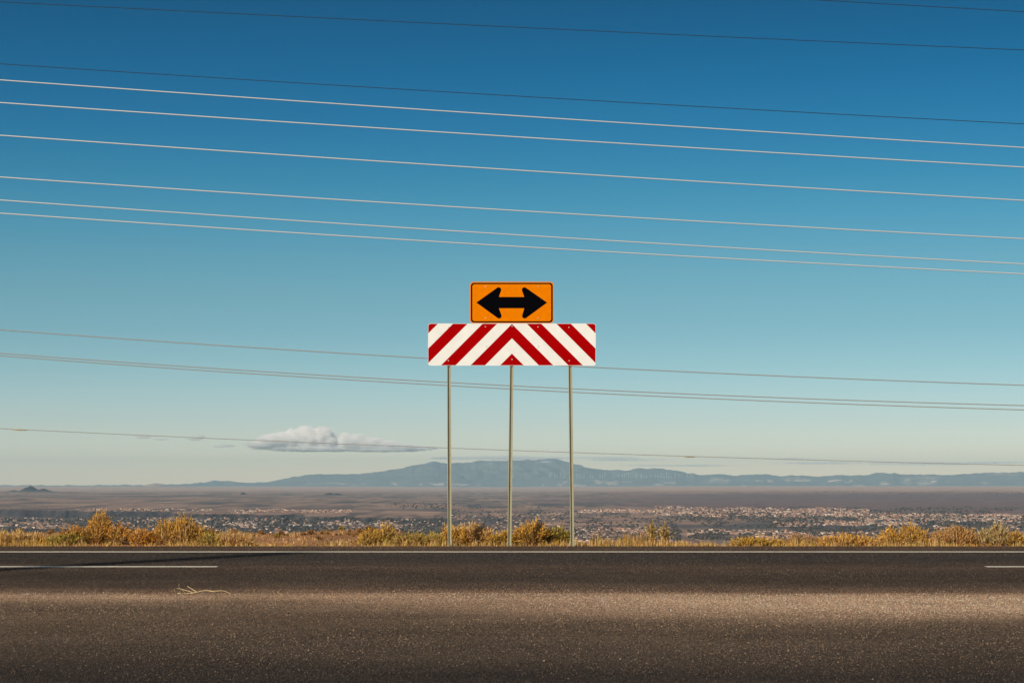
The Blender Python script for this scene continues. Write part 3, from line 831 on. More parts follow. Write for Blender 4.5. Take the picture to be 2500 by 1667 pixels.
# neighbourhoods: photo region, number, name used in labels
HOODS = [
    ((0, 48, 1279, 1285), 26, 0.2, 'pink stucco house in the compact estate at the far left edge', 'houses of the pink estate at the far left'),
    ((52, 175, 1277, 1292), 105, 0.2, 'pale stucco house in the dense estate behind the left hand bushes', 'houses of the dense estate on the left'),
    ((0, 480, 1265, 1277), 75, 0.8, 'small pale house among trees below the dark lava scarp', 'houses below the lava scarp'),
    ((270, 700, 1266, 1300), 150, 0.6, 'cream house in the tree filled suburb left of the sign', 'houses of the leafy suburb on the left'),
    ((500, 860, 1268, 1302), 100, 0.6, 'cream house among valley trees beyond the bare verge', 'houses beyond the bare verge'),
    ((800, 1100, 1270, 1300), 75, 0.7, 'small cream house among trees just left of the first post', 'houses left of the first post'),
    ((180, 520, 1242, 1248), 40, 0.8, 'pale house perched on the rim of the dark scarp', 'houses along the scarp rim'),
    ((560, 860, 1243, 1251), 60, 0.5, 'cream house in the rim estate above the scarp', 'houses of the rim estate'),
    ((1100, 1380, 1254, 1312), 60, 0.8, 'scattered pale house between the sign posts', 'scattered houses between the posts'),
    ((1412, 1620, 1244, 1252), 110, 0.1, 'pink house in the upper estate right of the sign', 'houses of the upper estate right of the sign'),
    ((1405, 1640, 1288, 1322), 210, 0.2, 'cream house in the near estate right of the last post', 'houses of the near estate right of the sign'),
    ((1600, 2120, 1236, 1258), 420, 0.2, 'pink house on the long suburban slope at the right', 'houses of the long suburban slope'),
    ((1890, 2260, 1272, 1284), 150, 0.2, 'pink house in the middle band of houses at the right', 'houses of the middle band at the right'),
    ((1690, 1940, 1294, 1304), 110, 0.2, 'pale house in the row above the bare tan field', 'houses above the bare tan field'),
    ((1845, 2180, 1299, 1318), 200, 0.3, 'pale house in the lowest band behind the right hand brush', 'houses of the lowest band at the right'),
    ((2080, 2520, 1252, 1270), 260, 0.4, 'pink house in the farthest band at the right edge', 'houses of the farthest band at the right'),
    ((2150, 2520, 1262, 1296), 60, 0.9, 'lone pale house among the dark trees at the right', 'houses among dark trees at the right'),
]
allh = []
for hi, ((x0, x1, y0, y1), n, spread, lab, grp) in enumerate(HOODS):
    rr = np.random.default_rng(300 + hi)
    rows = max(3, int((y1 - y0) / 1.8))
    n = int(n * 3.2)
    px = x0 + (x1 - x0) * rr.random(n)
    py = y0 + (y1 - y0) * (rr.integers(0, rows, n) + 0.5 + spread * (rr.random(n) - 0.5)) / rows
    py = py + noise2(px / 40.0, py * 0 + hi, 60, 2) * min(2.0, (y1 - y0) / 5)
    if hi == 11: py = py + (px - 1600) * 0.012; 
    if hi == 15: py = py + (px - 2080) * 0.008
    pts = on_plain(px, py)
    for (x, d, z) in pts: allh.append((d, x, z, hi, rr.random(), rr.random(), rr.random()))
allh.sort()
stuff_v, stuff_f, stuff_c, off = [], [], [], 0
for i, (d, x, z, hi, r1, r2, r3) in enumerate(allh):
    pi_ = int(r1 * len(protos)) 
    if hi in (2, 3, 4, 5, 16) and r3 < 0.5: pi_ = 6 + int(r1 * 3) if r2 < 0.5 else 12 + int(r1 * 3)
    yaw = (r2 - 0.5) * 1.3 + (PI / 2 if r3 > 0.8 else 0)
    sc_ = (0.32 + 0.30 * r3) * (0.85 if hi in (2, 3, 4, 5, 8, 16) else 1.25 if hi in (0, 1) else 0.9)
    if i < 300:
        o = bpy.data.objects.new('house', proto_mesh(pi_)); C.objects.link(o)
        o.location = (x, d, z); o.rotation_euler = (0, 0, yaw); o.scale = (sc_, sc_, sc_)
        kind_ = ['flat roofed', 'hip roofed', 'two storey'][pi_ % 3]; tone_ = ['tan', 'brown', 'cream', 'dark pink', 'off white'][pi_ // 3]
        where_ = HOODS[hi][3].split(' house ', 1)[1]
        tag(o, 'small %s %s house %s' % (tone_, kind_, where_), 'house', HOODS[hi][4])
    else:
        v, f, c = protos[pi_]; ca, sa = math.cos(yaw) * sc_, math.sin(yaw) * sc_
        vv = np.stack([v[:, 0]*ca - v[:, 1]*sa + x, v[:, 0]*sa + v[:, 1]*ca + d, v[:, 2]*sc_ + z], -1)
        stuff_v.append(vv); stuff_f.append(f + off); stuff_c.append(c * (0.85 + 0.3 * r1)); off += len(v)
o = link('suburb', npmesh('suburb', np.concatenate(stuff_v), np.concatenate(stuff_f), np.concatenate(stuff_c)), M_far)
tag(o, 'farther houses of the suburbs across the valley', 'houses', kind='stuff')

# long low buildings that stand out of the suburbs
def hall(px, py, wpx, hpx, wall, roof, label):
    x, d, z = on_plain([px], [py])[0]
    w = wpx / F * d; h = hpx / F * d
    o = empty('long_building', (x, d, z)); tag(o, label, 'building')
    mb = MB(); mb.box((-w/2, 0, -1), (w/2, 14, h * 0.82)); mb.build('wall', wall, o)
    mb = MB(); mb.box((-w/2 - 0.6, -0.6, h * 0.82 + 0.02), (w/2 + 0.6, 14.6, h)); mb.build('roof', roof, o)
    n = max(3, int(wpx / 6)); 
    mb = MB(); mb.box((-0.9, -0.12, 1.0), (0.9, -0.01, 2.4)); wm = mb.mesh('window'); wm.materials.append(M_glass)
    for k in range(n): link('window', wm, None, o, (-w/2 + w * (k + 0.5) / n, 0, 0))
M_glass = plain('dark_window', (0.03, 0.035, 0.04), 0.15)
M_hallw = plain('white_stucco', (0.72, 0.66, 0.58), 0.8, var=0.06)
M_hallp = plain('pink_stucco', (0.56, 0.38, 0.29), 0.8, var=0.06)
M_roofl = plain('pale_roof', (0.60, 0.50, 0.42), 0.8)
M_roofd = plain('dark_roof', (0.14, 0.11, 0.10), 0.8)
hall(733, 1284, 56, 4.0, M_hallw, M_roofl, 'long white building in the valley left of the sign, longest there')
hall(757, 1291.5, 14, 3.4, M_hallw, M_roofd, 'white block right below the long white building in the valley')
hall(651, 1289, 9, 5, M_hallp, M_roofl, 'boxy cream building at the right end of the white house row')
hall(1687, 1307, 15, 6, M_hallp, M_roofl, 'tan boxy school like building at the left end of the tan field')
hall(1775, 1303, 18, 4, M_hallw, M_roofd, 'long pale building on the far side of the tan field')
hall(1800, 1303, 22, 4, M_hallw, M_roofl, 'second long pale building on the far side of the tan field')
hall(2384, 1268, 31, 3.6, M_hallp, M_roofl, 'long pale shed on the skyline of the right hand suburb')
hall(2424, 1268.5, 22, 3.6, M_hallw, M_roofl, 'shorter pale shed right of the long shed on the suburb skyline')
hall(1570, 1300.5, 28, 2.2, M_hallw, M_roofl, 'long low pale wall of a building beside the tall thin bush')

# trees and scrub across the valley: the largest are single things, the rest one mass
def blob(seed):
    rr = np.random.default_rng(seed)
    t = (1 + 5 ** 0.5) / 2
    v = np.array([(-1,t,0),(1,t,0),(-1,-t,0),(1,-t,0),(0,-1,t),(0,1,t),(0,-1,-t),(0,1,-t),(t,0,-1),(t,0,1),(-t,0,-1),(-t,0,1)], float) / (1 + t*t) ** 0.5
    f = np.array([(0,11,5),(0,5,1),(0,1,7),(0,7,10),(0,10,11),(1,5,9),(5,11,4),(11,10,2),(10,7,6),(7,1,8),(3,9,4),(3,4,2),(3,2,6),(3,6,8),(3,8,9),(4,9,5),(2,4,11),(6,2,10),(8,6,7),(9,8,1)])
    v = v * (0.7 + 0.6 * rr.random((12, 1)))
    v[:, 2] = v[:, 2] * 0.62 + 0.45
    return v, f
blobs = [blob(900 + i) for i in range(6)]
TREES = [((0, 1100, 1267, 1304), 3800, (4, 8)), ((0, 700, 1258, 1266), 250, (3, 6)), ((1100, 1400, 1252, 1305), 330, (3, 7)), ((1390, 1900, 1252, 1288), 750, (3, 6)),
         ((1400, 1660, 1286, 1320), 1200, (3, 6)), ((1880, 2520, 1262, 1298), 1300, (4, 8)), ((1600, 2500, 1238, 1270), 2600, (3, 6)), ((1680, 2200, 1294, 1318), 1300, (3, 6)),
         ((0, 1100, 1205, 1245), 260, (2, 3.6)), ((960, 1110, 1228, 1242), 90, (4, 8)), ((1950, 2520, 1200, 1206), 300, (3, 6)), ((1100, 1390, 1236, 1262), 160, (3, 6)), ((1900, 2500, 1205, 1212), 60, (3, 6))]
tr = []
for ti, ((x0, x1, y0, y1), n, (s0, s1)) in enumerate(TREES):
    rr = np.random.default_rng(500 + ti)
    px = x0 + (x1 - x0) * rr.random(n); py = y0 + (y1 - y0) * rr.random(n)
    if ti == 11 or ti == 3: pass
    keep = noise2(px / 60.0, py / 9.0, 70 + ti, 3) > -0.35
    px, py = px[keep], py[keep]
    pts = on_plain(px, py)
    s = s0 + (s1 - s0) * rr.random(len(px)) ** 1.5
    for (p, ss) in zip(pts, s): tr.append((p[1] / ss, p[0], p[1], p[2], ss * 0.62, rr.random(), ti))
tr.sort()
TC = [(0.042, 0.042, 0.042), (0.062, 0.058, 0.054), (0.050, 0.050, 0.054), (0.090, 0.078, 0.064)]
trunk_m = plain('tree_trunk', (0.09, 0.065, 0.045), 0.9)
mb = MB(); mb.tube([(0, 0, -0.4), (0, 0, 0.35)], [0.09, 0.06], 6); trunk_me = mb.mesh('trunk'); trunk_me.materials.append(trunk_m)
crown_me = []
for i in range(12):
    v, f = blobs[i % 6]; m_ = npmesh('crown', v, f, [TC[i % 4]] * len(v)); m_.materials.append(M_far); crown_me.append(m_)
TV, TF, TCc, off = [], [], [], 0
seen_n = 0
for i, (k, x, d, z, s, r, ti) in enumerate(tr):
    v, f = blobs[i % 6]
    if seen_n < 220:
        seen_n += 1
        o = empty('valley_tree', (x, d, z)); o.rotation_euler = (0, 0, r * 6.28); o.scale = (s, s, s)
        lab = {0: 'dark round tree among the valley houses on the left', 4: 'dark small tree in the near estate right of the posts', 2: 'dark small tree on the open slope between the posts',
               3: 'dark juniper on the open slope right of the posts', 5: 'dark round tree in the wooded belt at the right', 7: 'dark small tree behind the right hand brush'}.get(ti, 'dark tree or shrub far across the valley')
        tag(o, lab, 'tree', {0: 'trees of the left suburb', 4: 'trees of the near estate', 2: 'trees between the posts', 3: 'junipers right of the posts', 5: 'trees of the right belt', 7: 'trees behind the right brush'}.get(ti, 'far trees'))
        link('crown', crown_me[i % 12], None, o); link('trunk', trunk_me, None, o)
    else:
        ca, sa = math.cos(r * 6.28) * s, math.sin(r * 6.28) * s
        TV.append(np.stack([v[:, 0]*ca - v[:, 1]*sa + x, v[:, 0]*sa + v[:, 1]*ca + d, v[:, 2]*s + z], -1)); TF.append(f + off)
        TCc.append(np.tile(np.array(TC[i % 4]) * (0.7 + 0.6 * r), (12, 1))); off += 12
o = link('valley_woods', npmesh('valley_woods', np.concatenate(TV), np.concatenate(TF), np.concatenate(TCc)), M_far)
tag(o, 'dark trees and shrubs scattered over the valley and plain', 'trees', kind='stuff')

# slim pale uprights standing in for mirage streaks on the mountain side and a few below the right hand slope
M_mirage = plain('pale_mirage', (0.55, 0.58, 0.60), 0.7)
def mirage_mesh(h, arm):
    mb = MB(); mb.tube([(0, 0, -8), (0, 0, h)], [4.0, 2.8], 6)
    if arm: mb.box((-13, -2, h * 0.86), (13 if arm > 1 else 3, 2, h * 0.93))
    m_ = mb.mesh('mirage_streak'); m_.materials.append(M_mirage); return m_
mm = [mirage_mesh(80, 0), mirage_mesh(96, 0), mirage_mesh(88, 1), mirage_mesh(100, 2), mirage_mesh(60, 0)]
MX = [1341, 1346, 1353, 1359, 1369, 1374, 1379, 1407, 1414, 1421, 1426, 1441, 1446, 1466, 1472, 1477, 1497, 1503, 1511, 1519, 1524, 1534, 1541, 1546, 1551, 1556, 1563, 1566, 1580, 1589,
      1601, 1605, 1609, 1616, 1622, 1628, 1634, 1639, 1648, 1656, 1662, 1678, 1688, 1693]
for i, x in enumerate(MX):
    # foot of the upright: where the mountain side is seen at this row
    ty = 1166.5 + (i * 7 % 5) * 0.35
    ci = int(round((x + 500) / 3)); colY = YM[:, ci]; front = TT[:, ci] <= 1.0
    ri = int(np.argmax((colY <= ty) & front))
    o = bpy.data.objects.new('mirage_streak', mm[(i * 3 + i // 4) % 5]); C.objects.link(o)
    o.location = (XM[ri, ci], MD[ri, ci], ZM[ri, ci])
    tag(o, 'slim pale mirage streak in the long row on the mountain side', 'mirage_streak', 'mirage streaks on the mountain side')

# ------------------------------------------------------------------ roadside plants
STEM_K = 2.2
def leafy(stems, leaves_per, lx, lw, rr, tips, dense_from=0.35):
    """thin stems (lists of points) to ribbons, and small leaves set along their outer part"""
    SV, SF, SC, LV, LF, LC = [], [], [], [], [], []
    for (pts, r, colr, lcol) in stems:
        pts = np.array(pts); n = len(pts)
        ang = rr.random() * PI
        sd = np.array((math.cos(ang), math.sin(ang), 0.0))
        o = sum(len(a) for a in SV)
        wv = r * np.linspace(1, 0.35, n)[:, None]
        SV.append(np.concatenate([pts - sd * wv, pts + sd * wv])); SC.append(np.tile(colr, (2*n, 1)))
        for i in range(n - 1): SF.append((o+i, o+i+1, o+n+i+1, o+n+i))
        if leaves_per:
            t = dense_from + (1 - dense_from) * rr.random(leaves_per) ** 0.8
            ft = t * (n - 1); i0 = np.minimum(ft.astype(int), n - 2); fr = (ft - i0)[:, None]
            base = pts[i0] * (1 - fr) + pts[i0 + 1] * fr
            ax = pts[i0 + 1] - pts[i0]; ax /= np.linalg.norm(ax, axis=1, keepdims=True) + 1e-9
            rd = rr.normal(0, 1, (leaves_per, 3)); d = ax * 1.0 + rd * 0.26; d /= np.linalg.norm(d, axis=1, keepdims=True)
            L = lx * (0.5 + rr.random((leaves_per, 1)))
            sdv = np.cross(d, rr.normal(0, 1, (leaves_per, 3))); sdv /= np.linalg.norm(sdv, axis=1, keepdims=True) + 1e-9
            mid = base + d * L * 0.5; tip = base + d * L
            q = np.stack([base, mid - sdv * lw, tip, mid + sdv * lw], 1)
            b0 = sum(len(a) for a in LV)
            LV.append(q.reshape(-1, 3)); LF.append((np.arange(leaves_per) * 4)[:, None] + np.array([[0, 1, 2, 3]]) + b0)
            tt_ = np.clip((t - 0.6) / 0.4, 0, 1)[:, None]
            cc = np.array(lcol) * (1 - tt_) + np.array(tips) * tt_
            cc = cc * (0.65 + 0.7 * rr.random((leaves_per, 1)))
            LC.append(np.repeat(cc, 4, 0))
    return (np.concatenate(SV), np.array(SF), np.concatenate(SC)), ((np.concatenate(LV), np.concatenate(LF), np.concatenate(LC)) if LV else None)

def ground_z(x, d):
    return float(near_z(np.array([x]), np.array([d]))[0])

def bush(name, label, cat, group, lobes, D, stem_c, leaf_c, tip_c, n=150, leaves=14, lx=0.045, lw=0.0045, spread=1.0, r=0.0022, bare=0.35, seed=0):
    """lobes: (px centre, top y, width px) as seen in the photograph at distance D"""
    rr = np.random.default_rng(seed)
    cxp = sum(l[0] for l in lobes) / len(lobes)
    x0 = (cxp - 1250) / F * D
    g = ground_z(x0, D)
    root = empty(name, (x0, D, g)); tag(root, label, cat, group)
    stems = []
    tot = sum(l[2] for l in lobes)
    for (cx, ty, w) in lobes:
        m = max(12, int(n * STEM_K * w / tot)); rl = r * 2.0
        lx0 = (cx - 1250) / F * D - x0; H = EYE + (HY - ty) / F * D - g; R = w / F * D * 0.5
        for k in range(m):
            a = rr.random() * 2 * PI; q = rr.random() ** 0.55
            b = np.array((lx0 * 0.85 + math.cos(a) * R * 0.28 * rr.random(), math.sin(a) * R * 0.28 * rr.random(), -0.02))
            hfrac = math.sqrt(max(0, 1 - (q * 0.93) ** 2)) * (0.72 + 0.36 * rr.random()) * (1.1 if rr.random() < 0.03 else 1.0)
            if rr.random() < 0.22: hfrac *= 0.4 + 0.5 * rr.random()
            t = np.array((lx0 + math.cos(a) * R * q * spread, math.sin(a) * R * q * 0.8, H * hfrac))
            c1 = b + (t - b) * np.array((0.75, 0.75, 0.30)) + rr.normal(0, 0.012, 3)
            s = np.linspace(0, 1, 5)[:, None]
            pts = b * (1-s)**2 + 2 * c1 * s * (1-s) + t * s**2 + rr.normal(0, 0.008, (5, 3)) * s
            j = 0.35 + 0.95 * rr.random()
            mixv = rr.random()
            lc = np.array(leaf_c[0]) * (1 - mixv) + np.array(leaf_c[-1]) * mixv
            if rr.random() < 0.3: lc = lc * 0.35 + np.array((0.02, 0.022, 0.008))
            stems.append((pts, rl * (0.6 + 0.9 * rr.random()), np.array(stem_c) * j, lc))
            if rr.random() < 0.6:       # a side twig
                i0 = rr.integers(1, 4); e = pts[i0] + (pts[4] - pts[i0]) * (0.5 + 0.4 * rr.random()) + rr.normal(0, 0.05, 3) * np.array((1, 1, 0.6))
                stems.append((np.linspace(pts[i0], e, 3), rl * 0.8, np.array(stem_c) * j, lc))
    st, lv = leafy(stems, int(leaves * 0.30), lx * 1.2, lw * 1.25, rr, tip_c, bare)
    link('stems', npmesh('stems', *st), M_stem, root)
    if lv: link('foliage', npmesh('foliage', *lv), M_bush, root)
    return root

STRAW, TAN, GOLD, ORANGE = (0.73, 0.465, 0.185), (0.67, 0.44, 0.21), (0.68, 0.375, 0.055), (0.62, 0.265, 0.03)
OLIVE, GREEN, DARK, YGREEN, BROWN, GREY = (0.36, 0.265, 0.06), (0.19, 0.16, 0.04), (0.085, 0.068, 0.035), (0.48, 0.37, 0.075), (0.38, 0.22, 0.09), (0.46, 0.38, 0.24)
BG = 'brush along the far road verge'
B_ = 'bush'
bush('brush_clump', 'pale straw coloured brush clump at the far left edge', B_, BG, [(5, 1297, 60), (45, 1293, 70), (85, 1302, 50)], 31.6, STRAW, (TAN, OLIVE), STRAW, 190, 12, seed=1)
bush('brush_clump', 'low yellow green brush left of the tallest left bush', B_, BG, [(140, 1312, 60), (175, 1302, 60)], 31.3, TAN, (YGREEN, GREEN), YGREEN, 150, 14, bare=0.2, seed=2)
bush('rabbitbrush', 'tallest left bush with a separate round tuft on top', B_, BG, [(245, 1246, 62)], 32.4, TAN, (OLIVE, GOLD), GOLD, 130, 18, lx=0.035, bare=0.45, seed=3)
bush('rabbitbrush', 'wide gold topped bush with pale stems in front of the tufted one', B_, BG, [(182, 1281, 76), (235, 1274, 90), (288, 1279, 76)], 31.5, STRAW, (OLIVE, GREEN), ORANGE, 300, 17, lx=0.035, bare=0.4, seed=4)
bush('rabbitbrush', 'small orange bush between the two big left bushes', B_, BG, [(342, 1288, 56), (365, 1300, 40)], 31.3, TAN, (ORANGE, GOLD), ORANGE, 150, 18, lx=0.032, bare=0.15, seed=5)
bush('rabbitbrush', 'large round bush with orange crown and many bare pale stems', B_, BG, [(405, 1266, 70), (445, 1256, 84), (482, 1280, 60)], 31.5, STRAW, (OLIVE, BROWN), GOLD, 330, 15, lx=0.035, bare=0.55, seed=6)
bush('brush_clump', 'low yellow green clump right of the large round bush', B_, BG, [(512, 1300, 56), (535, 1310, 40)], 31.3, TAN, (YGREEN, OLIVE), YGREEN, 130, 12, bare=0.2, seed=7)
bush('grass_tussock', 'spiky straw tussock beside the bare dirt on the left', 'tussock', BG, [(560, 1299, 70), (595, 1304, 70)], 31.3, STRAW, (STRAW, BROWN), STRAW, 260, 4, lx=0.06, lw=0.003, bare=0.6, seed=8)
bush('rabbitbrush', 'yellow green bush with a spike, midway to the sign', B_, BG, [(905, 1291, 60), (940, 1277, 56)], 31.4, TAN, (YGREEN, GREEN), GOLD, 230, 17, lx=0.036, bare=0.2, seed=9)
bush('brush_clump', 'low olive brush stretching up to the first post', B_, BG, [(985, 1306, 60), (1020, 1300, 60), (1060, 1301, 56)], 31.3, STRAW, (OLIVE, TAN), YGREEN, 270, 12, bare=0.25, seed=10)
bush('rabbitbrush', 'small gold bush standing right behind the first post', B_, BG, [(1092, 1284, 34), (1118, 1284, 50)], 31.3, STRAW, (GOLD, OLIVE), GOLD, 150, 15, bare=0.3, seed=11)
bush('rabbitbrush', 'straw and gold bush between the first and middle post', B_, BG, [(1150, 1277, 70), (1180, 1284, 56)], 31.4, STRAW, (STRAW, GOLD), TAN, 270, 12, lx=0.05, bare=0.35, seed=12)
bush('brush_clump', 'low dark gold brush left of the middle post', B_, BG, [(1210, 1308, 40), (1234, 1298, 34)], 31.2, BROWN, (YGREEN, DARK), GOLD, 150, 14, bare=0.25, seed=13)
bush('rabbitbrush', 'big gold bush just right of the middle post', B_, BG, [(1268, 1290, 40), (1302, 1271, 74)], 31.4, STRAW, (GOLD, OLIVE), GOLD, 280, 16, bare=0.3, seed=14)
bush('rabbitbrush', 'olive bush with dark centre left of the last post', B_, BG, [(1335, 1290, 50), (1362, 1285, 50), (1385, 1296, 34)], 31.6, OLIVE, (OLIVE, DARK), YGREEN, 260, 16, bare=0.2, seed=15)
bush('tall_thin_bush', 'tall thin bush with two tufts above the low grass right of the sign', B_, BG, [(1590, 1272, 30), (1622, 1274, 28)], 31.5, TAN, (OLIVE, BROWN), OLIVE, 62, 20, lx=0.028, bare=0.62, seed=16)
bush('brush_clump', 'yellow green brush clump right of the pale bare twigs', B_, BG, [(1815, 1315, 60), (1850, 1314, 60), (1895, 1317, 50)], 31.2, STRAW, (YGREEN, OLIVE), GOLD, 210, 10, bare=0.2, seed=17)
bush('brush_clump', 'dry pinkish brown brush right of the yellow green clump', B_, BG, [(1945, 1303, 60), (1980, 1310, 56)], 31.5, TAN, (TAN, BROWN), (0.46, 0.28, 0.18), 200, 10, bare=0.35, seed=18)
bush('dead_shrub', 'dark leafless shrub standing up behind the right hand brush', B_, BG, [(2062, 1281, 36), (2100, 1288, 70)], 31.8, (0.06, 0.05, 0.04), (DARK, DARK), DARK, 30, 0, r=0.003, spread=1.1, seed=19)
bush('brush_clump', 'low gold brush in front of the dark leafless shrub', B_, BG, [(2025, 1312, 56), (2065, 1304, 60), (2110, 1310, 60)], 31.2, STRAW, (GOLD, TAN), GOLD, 240, 12, bare=0.25, seed=20)
bush('rabbitbrush', 'olive gold bush with upright spikes, left of the right hand trio', B_, BG, [(2172, 1290, 56), (2225, 1278, 66), (2250, 1294, 40)], 31.4, STRAW, (STRAW, OLIVE), GOLD, 290, 14, bare=0.35, seed=21)
bush('rabbitbrush', 'rust brown bush in the middle of the right hand trio', B_, BG, [(2290, 1296, 40), (2332, 1283, 76), (2362, 1290, 50)], 31.4, TAN, (TAN, ORANGE), (0.50, 0.30, 0.11), 290, 14, bare=0.4, seed=22)
bush('rabbitbrush', 'pale straw green bush at the right of the trio', B_, BG, [(2405, 1291, 50), (2436, 1276, 60)], 31.4, TAN, (GREY, OLIVE), (0.50, 0.38, 0.17), 260, 12, bare=0.35, seed=23)
bush('brush_clump', 'dark brown brush cut by the right edge of the picture', B_, BG, [(2475, 1300, 50), (2510, 1305, 50)], 31.3, TAN, (GREEN, DARK), GOLD, 200, 14, bare=0.25, seed=24)
for k, (cx, ty, w) in enumerate([(2570, 1290, 80), (2660, 1300, 90), (-60, 1290, 80), (-140, 1280, 90)]):
    bush('rabbitbrush', 'gold brush outside the picture, %s' % ['right', 'farther right', 'left', 'farther left'][k], B_, BG, [(cx, ty, w)], 31.4, STRAW, (OLIVE, GOLD), GOLD, 150, 12, seed=30 + k)

# low scrub on the bare slope at the left
sc_me = []
for i in range(4):
    rr = np.random.default_rng(700 + i); stems = []
    for k in range(70):
        a = rr.random() * 6.283; q = rr.random() ** 0.6
        b = np.array((0, 0, -0.02)); t = np.array((math.cos(a) * q * 0.5, math.sin(a) * q * 0.5, (1 - q * q * 0.8) * (0.5 + 0.4 * rr.random())))
        s = np.linspace(0, 1, 4)[:, None]; pts = b * (1 - s) + t * s + rr.normal(0, 0.03, (4, 3)) * s
        stems.append((pts, 0.02, np.array(BROWN) * (0.6 + 0.7 * rr.random()), np.array([BROWN, OLIVE, (0.34, 0.17, 0.06), (0.20, 0.11, 0.05)][i])))
    st, lv = leafy(stems, 9, 0.22, 0.035, rr, [(0.36, 0.20, 0.08), OLIVE, (0.42, 0.22, 0.07), BROWN][i], 0.2)
    sc_me.append((npmesh('stems', *st), npmesh('foliage', *lv)))
    sc_me[-1][0].materials.append(M_stem); sc_me[-1][1].materials.append(M_bush)
rr = np.random.default_rng(77)
for k in range(170):
    D = 33 + 15 * rr.random() ** 0.8
    px = rr.random() * 1150 - 60
    X = (px - 1250) / F * D
    if X > -2.2: continue
    s = 0.05 + 0.09 * rr.random() ** 2
    o = empty('low_scrub', (X, D, ground_z(X, D))); o.scale = (s * 1.2, s * 1.2, s); o.rotation_euler = (0, 0, rr.random() * 6.28)
    i = k % 4
    tag(o, ['low brown scrub tuft on the reddish slope behind the left verge', 'low olive scrub tuft on the reddish slope behind the left verge', 'low rusty scrub tuft on the reddish slope behind the left verge', 'low dark brown scrub tuft on the reddish slope behind the left verge'][i],
        'scrub', ['brown', 'olive', 'rusty', 'dark brown'][i] + ' scrub on the bare slope')
    link('stems', sc_me[i][0], None, o); link('foliage', sc_me[i][1], None, o)

# dry grass along the edge: nobody could count it
def grass(name, label, n, xr, dr, hfun, cols, seed, wid=0.0034):
    rr = np.random.default_rng(seed)
    X = xr[0] + (xr[1] - xr[0]) * rr.random(n); D = dr[0] + (dr[1] - dr[0]) * rr.random(n) ** 1.3
    px = 1250 + X * F / D
    h = hfun(px, D) * (0.35 + 0.8 * rr.random(n))
    ok = (h > 0.015) & (rr.random(n) < np.clip(h / 0.08, 0.15, 1)); X, D, px, h = X[ok], D[ok], px[ok], h[ok]; n = len(X)
    g = near_z(X, D)
    a = rr.random(n) * 6.283; lean = np.abs(rr.normal(0, 0.33, n)) * h
    sd = np.stack([np.cos(a + 1.5), np.sin(a + 1.5), np.zeros(n)], -1) * wid * (0.7 + 0.8 * rr.random((n, 1)))
    b = np.stack([X, D, g - 0.01], -1)
    m = b + np.stack([np.cos(a) * lean * 0.35, np.sin(a) * lean * 0.35, h * 0.58], -1)
    t = b + np.stack([np.cos(a) * lean, np.sin(a) * lean, h], -1)
    v = np.stack([b - sd, b + sd, m + sd * 0.8, m - sd * 0.8, t], 1).reshape(-1, 3)
    o5 = (np.arange(n) * 5)[:, None, None]
    f = (o5 + np.array([[0, 1, 2], [0, 2, 3], [3, 2, 4]])[None]).reshape(-1, 3)
    ci = np.clip((noise2(X / 0.9, D / 1.5, seed, 3) * 0.5 + 0.5 + rr.normal(0, 0.22, n)) * len(cols), 0, len(cols) - 1).astype(int)
    c = np.array(cols)[ci] * (0.35 + 0.95 * rr.random((n, 1)))
    tag(link(name, npmesh(name, v, f, np.repeat(c, 5, 0)), M_grass), label, 'grass', kind='stuff')
def edge_h(px, D):
    """height of the verge grass in metres, by photo column"""
    return (1.05 + 0.55 * noise2(px / 22.0, D * 0, 95, 2)) * np.interp(px, [-200, 0, 100, 250, 500, 620, 700, 880, 950, 1100, 1250, 1390, 1420, 1500, 1580, 1650, 1700, 1730, 1760, 1790, 1850, 1930, 2000, 2150, 2300, 2500, 2700],
                     [.16, .16, .10, .08, .10, .08, .05, .06, .12, .12, .10, .09, .13, .14, .14, .12, .07, .10, .03, .11, .12, .12, .12, .12, .10, .10, .12]) * np.interp(D, [30.4, 30.6, 30.9, 31.4], [0.15, 0.35, 0.7, 1.0])
grass('grass', 'golden dry grass along the far road edge', 52000, (-13, 13), (30.45, 32.2), edge_h, [GOLD, STRAW, (0.55, 0.36, 0.09), TAN, YGREEN, STRAW, (0.48, 0.24, 0.06)], 81)
def slope_h(px, D):
    return np.where(px < 1020, 0.06, 0.0) * sst(-0.35, 0.4, noise2(px / 40.0, D / 1.2, 84, 3))
grass('grass', 'sparse tan grass on the bare slope at the left', 30000, (-13.5, -1.5), (32.2, 48.5), slope_h, [TAN, (0.42, 0.24, 0.11), STRAW, (0.36, 0.20, 0.08)], 82, 0.005)

# pale bare twigs right of the tall thin bush
bush('bare_twigs', 'few pale bare twigs above the low grass right of the sign', 'twigs', BG, [(1772, 1317, 30)], 31.3, GREY, (GREY, GREY), GREY, 22, 0, r=0.0022, seed=41)

# dry twig lying on the old asphalt
tw = empty('dry_twig', P(490, 1449, 20.6)); tw.location.z = zr(20.6) + 0.012
tag(tw, 'pale dry forked twig lying on the old asphalt at the left', 'twig')
def tp(zx_, zy_, dy=0.0):
    px = 380 + zx_ / 9.8; py = 1400 + zy_ / 9.8
    p = P(px, py, 20.6 + dy); q = tw.location
    return (p.x - q.x, p.y - q.y, max(p.z - q.z, -0.008))
def tw_part(name, pts, r0, r1):
    mb = MB(); n = len(pts); mb.tube(pts, [0.68 * (r0 + (r1 - r0) * i / (n - 1)) for i in range(n)], 6); mb.build(name, M_twig, tw, smooth=True)
tw_part('main_stem', [tp(520, 488), tp(640, 492), tp(740, 490), tp(820, 478), tp(900, 455), tp(1000, 435), tp(1100, 410), tp(1220, 398), tp(1340, 412), tp(1440, 412), tp(1560, 402), tp(1640, 412), tp(1720, 440), tp(1795, 470)], 0.0075, 0.004)
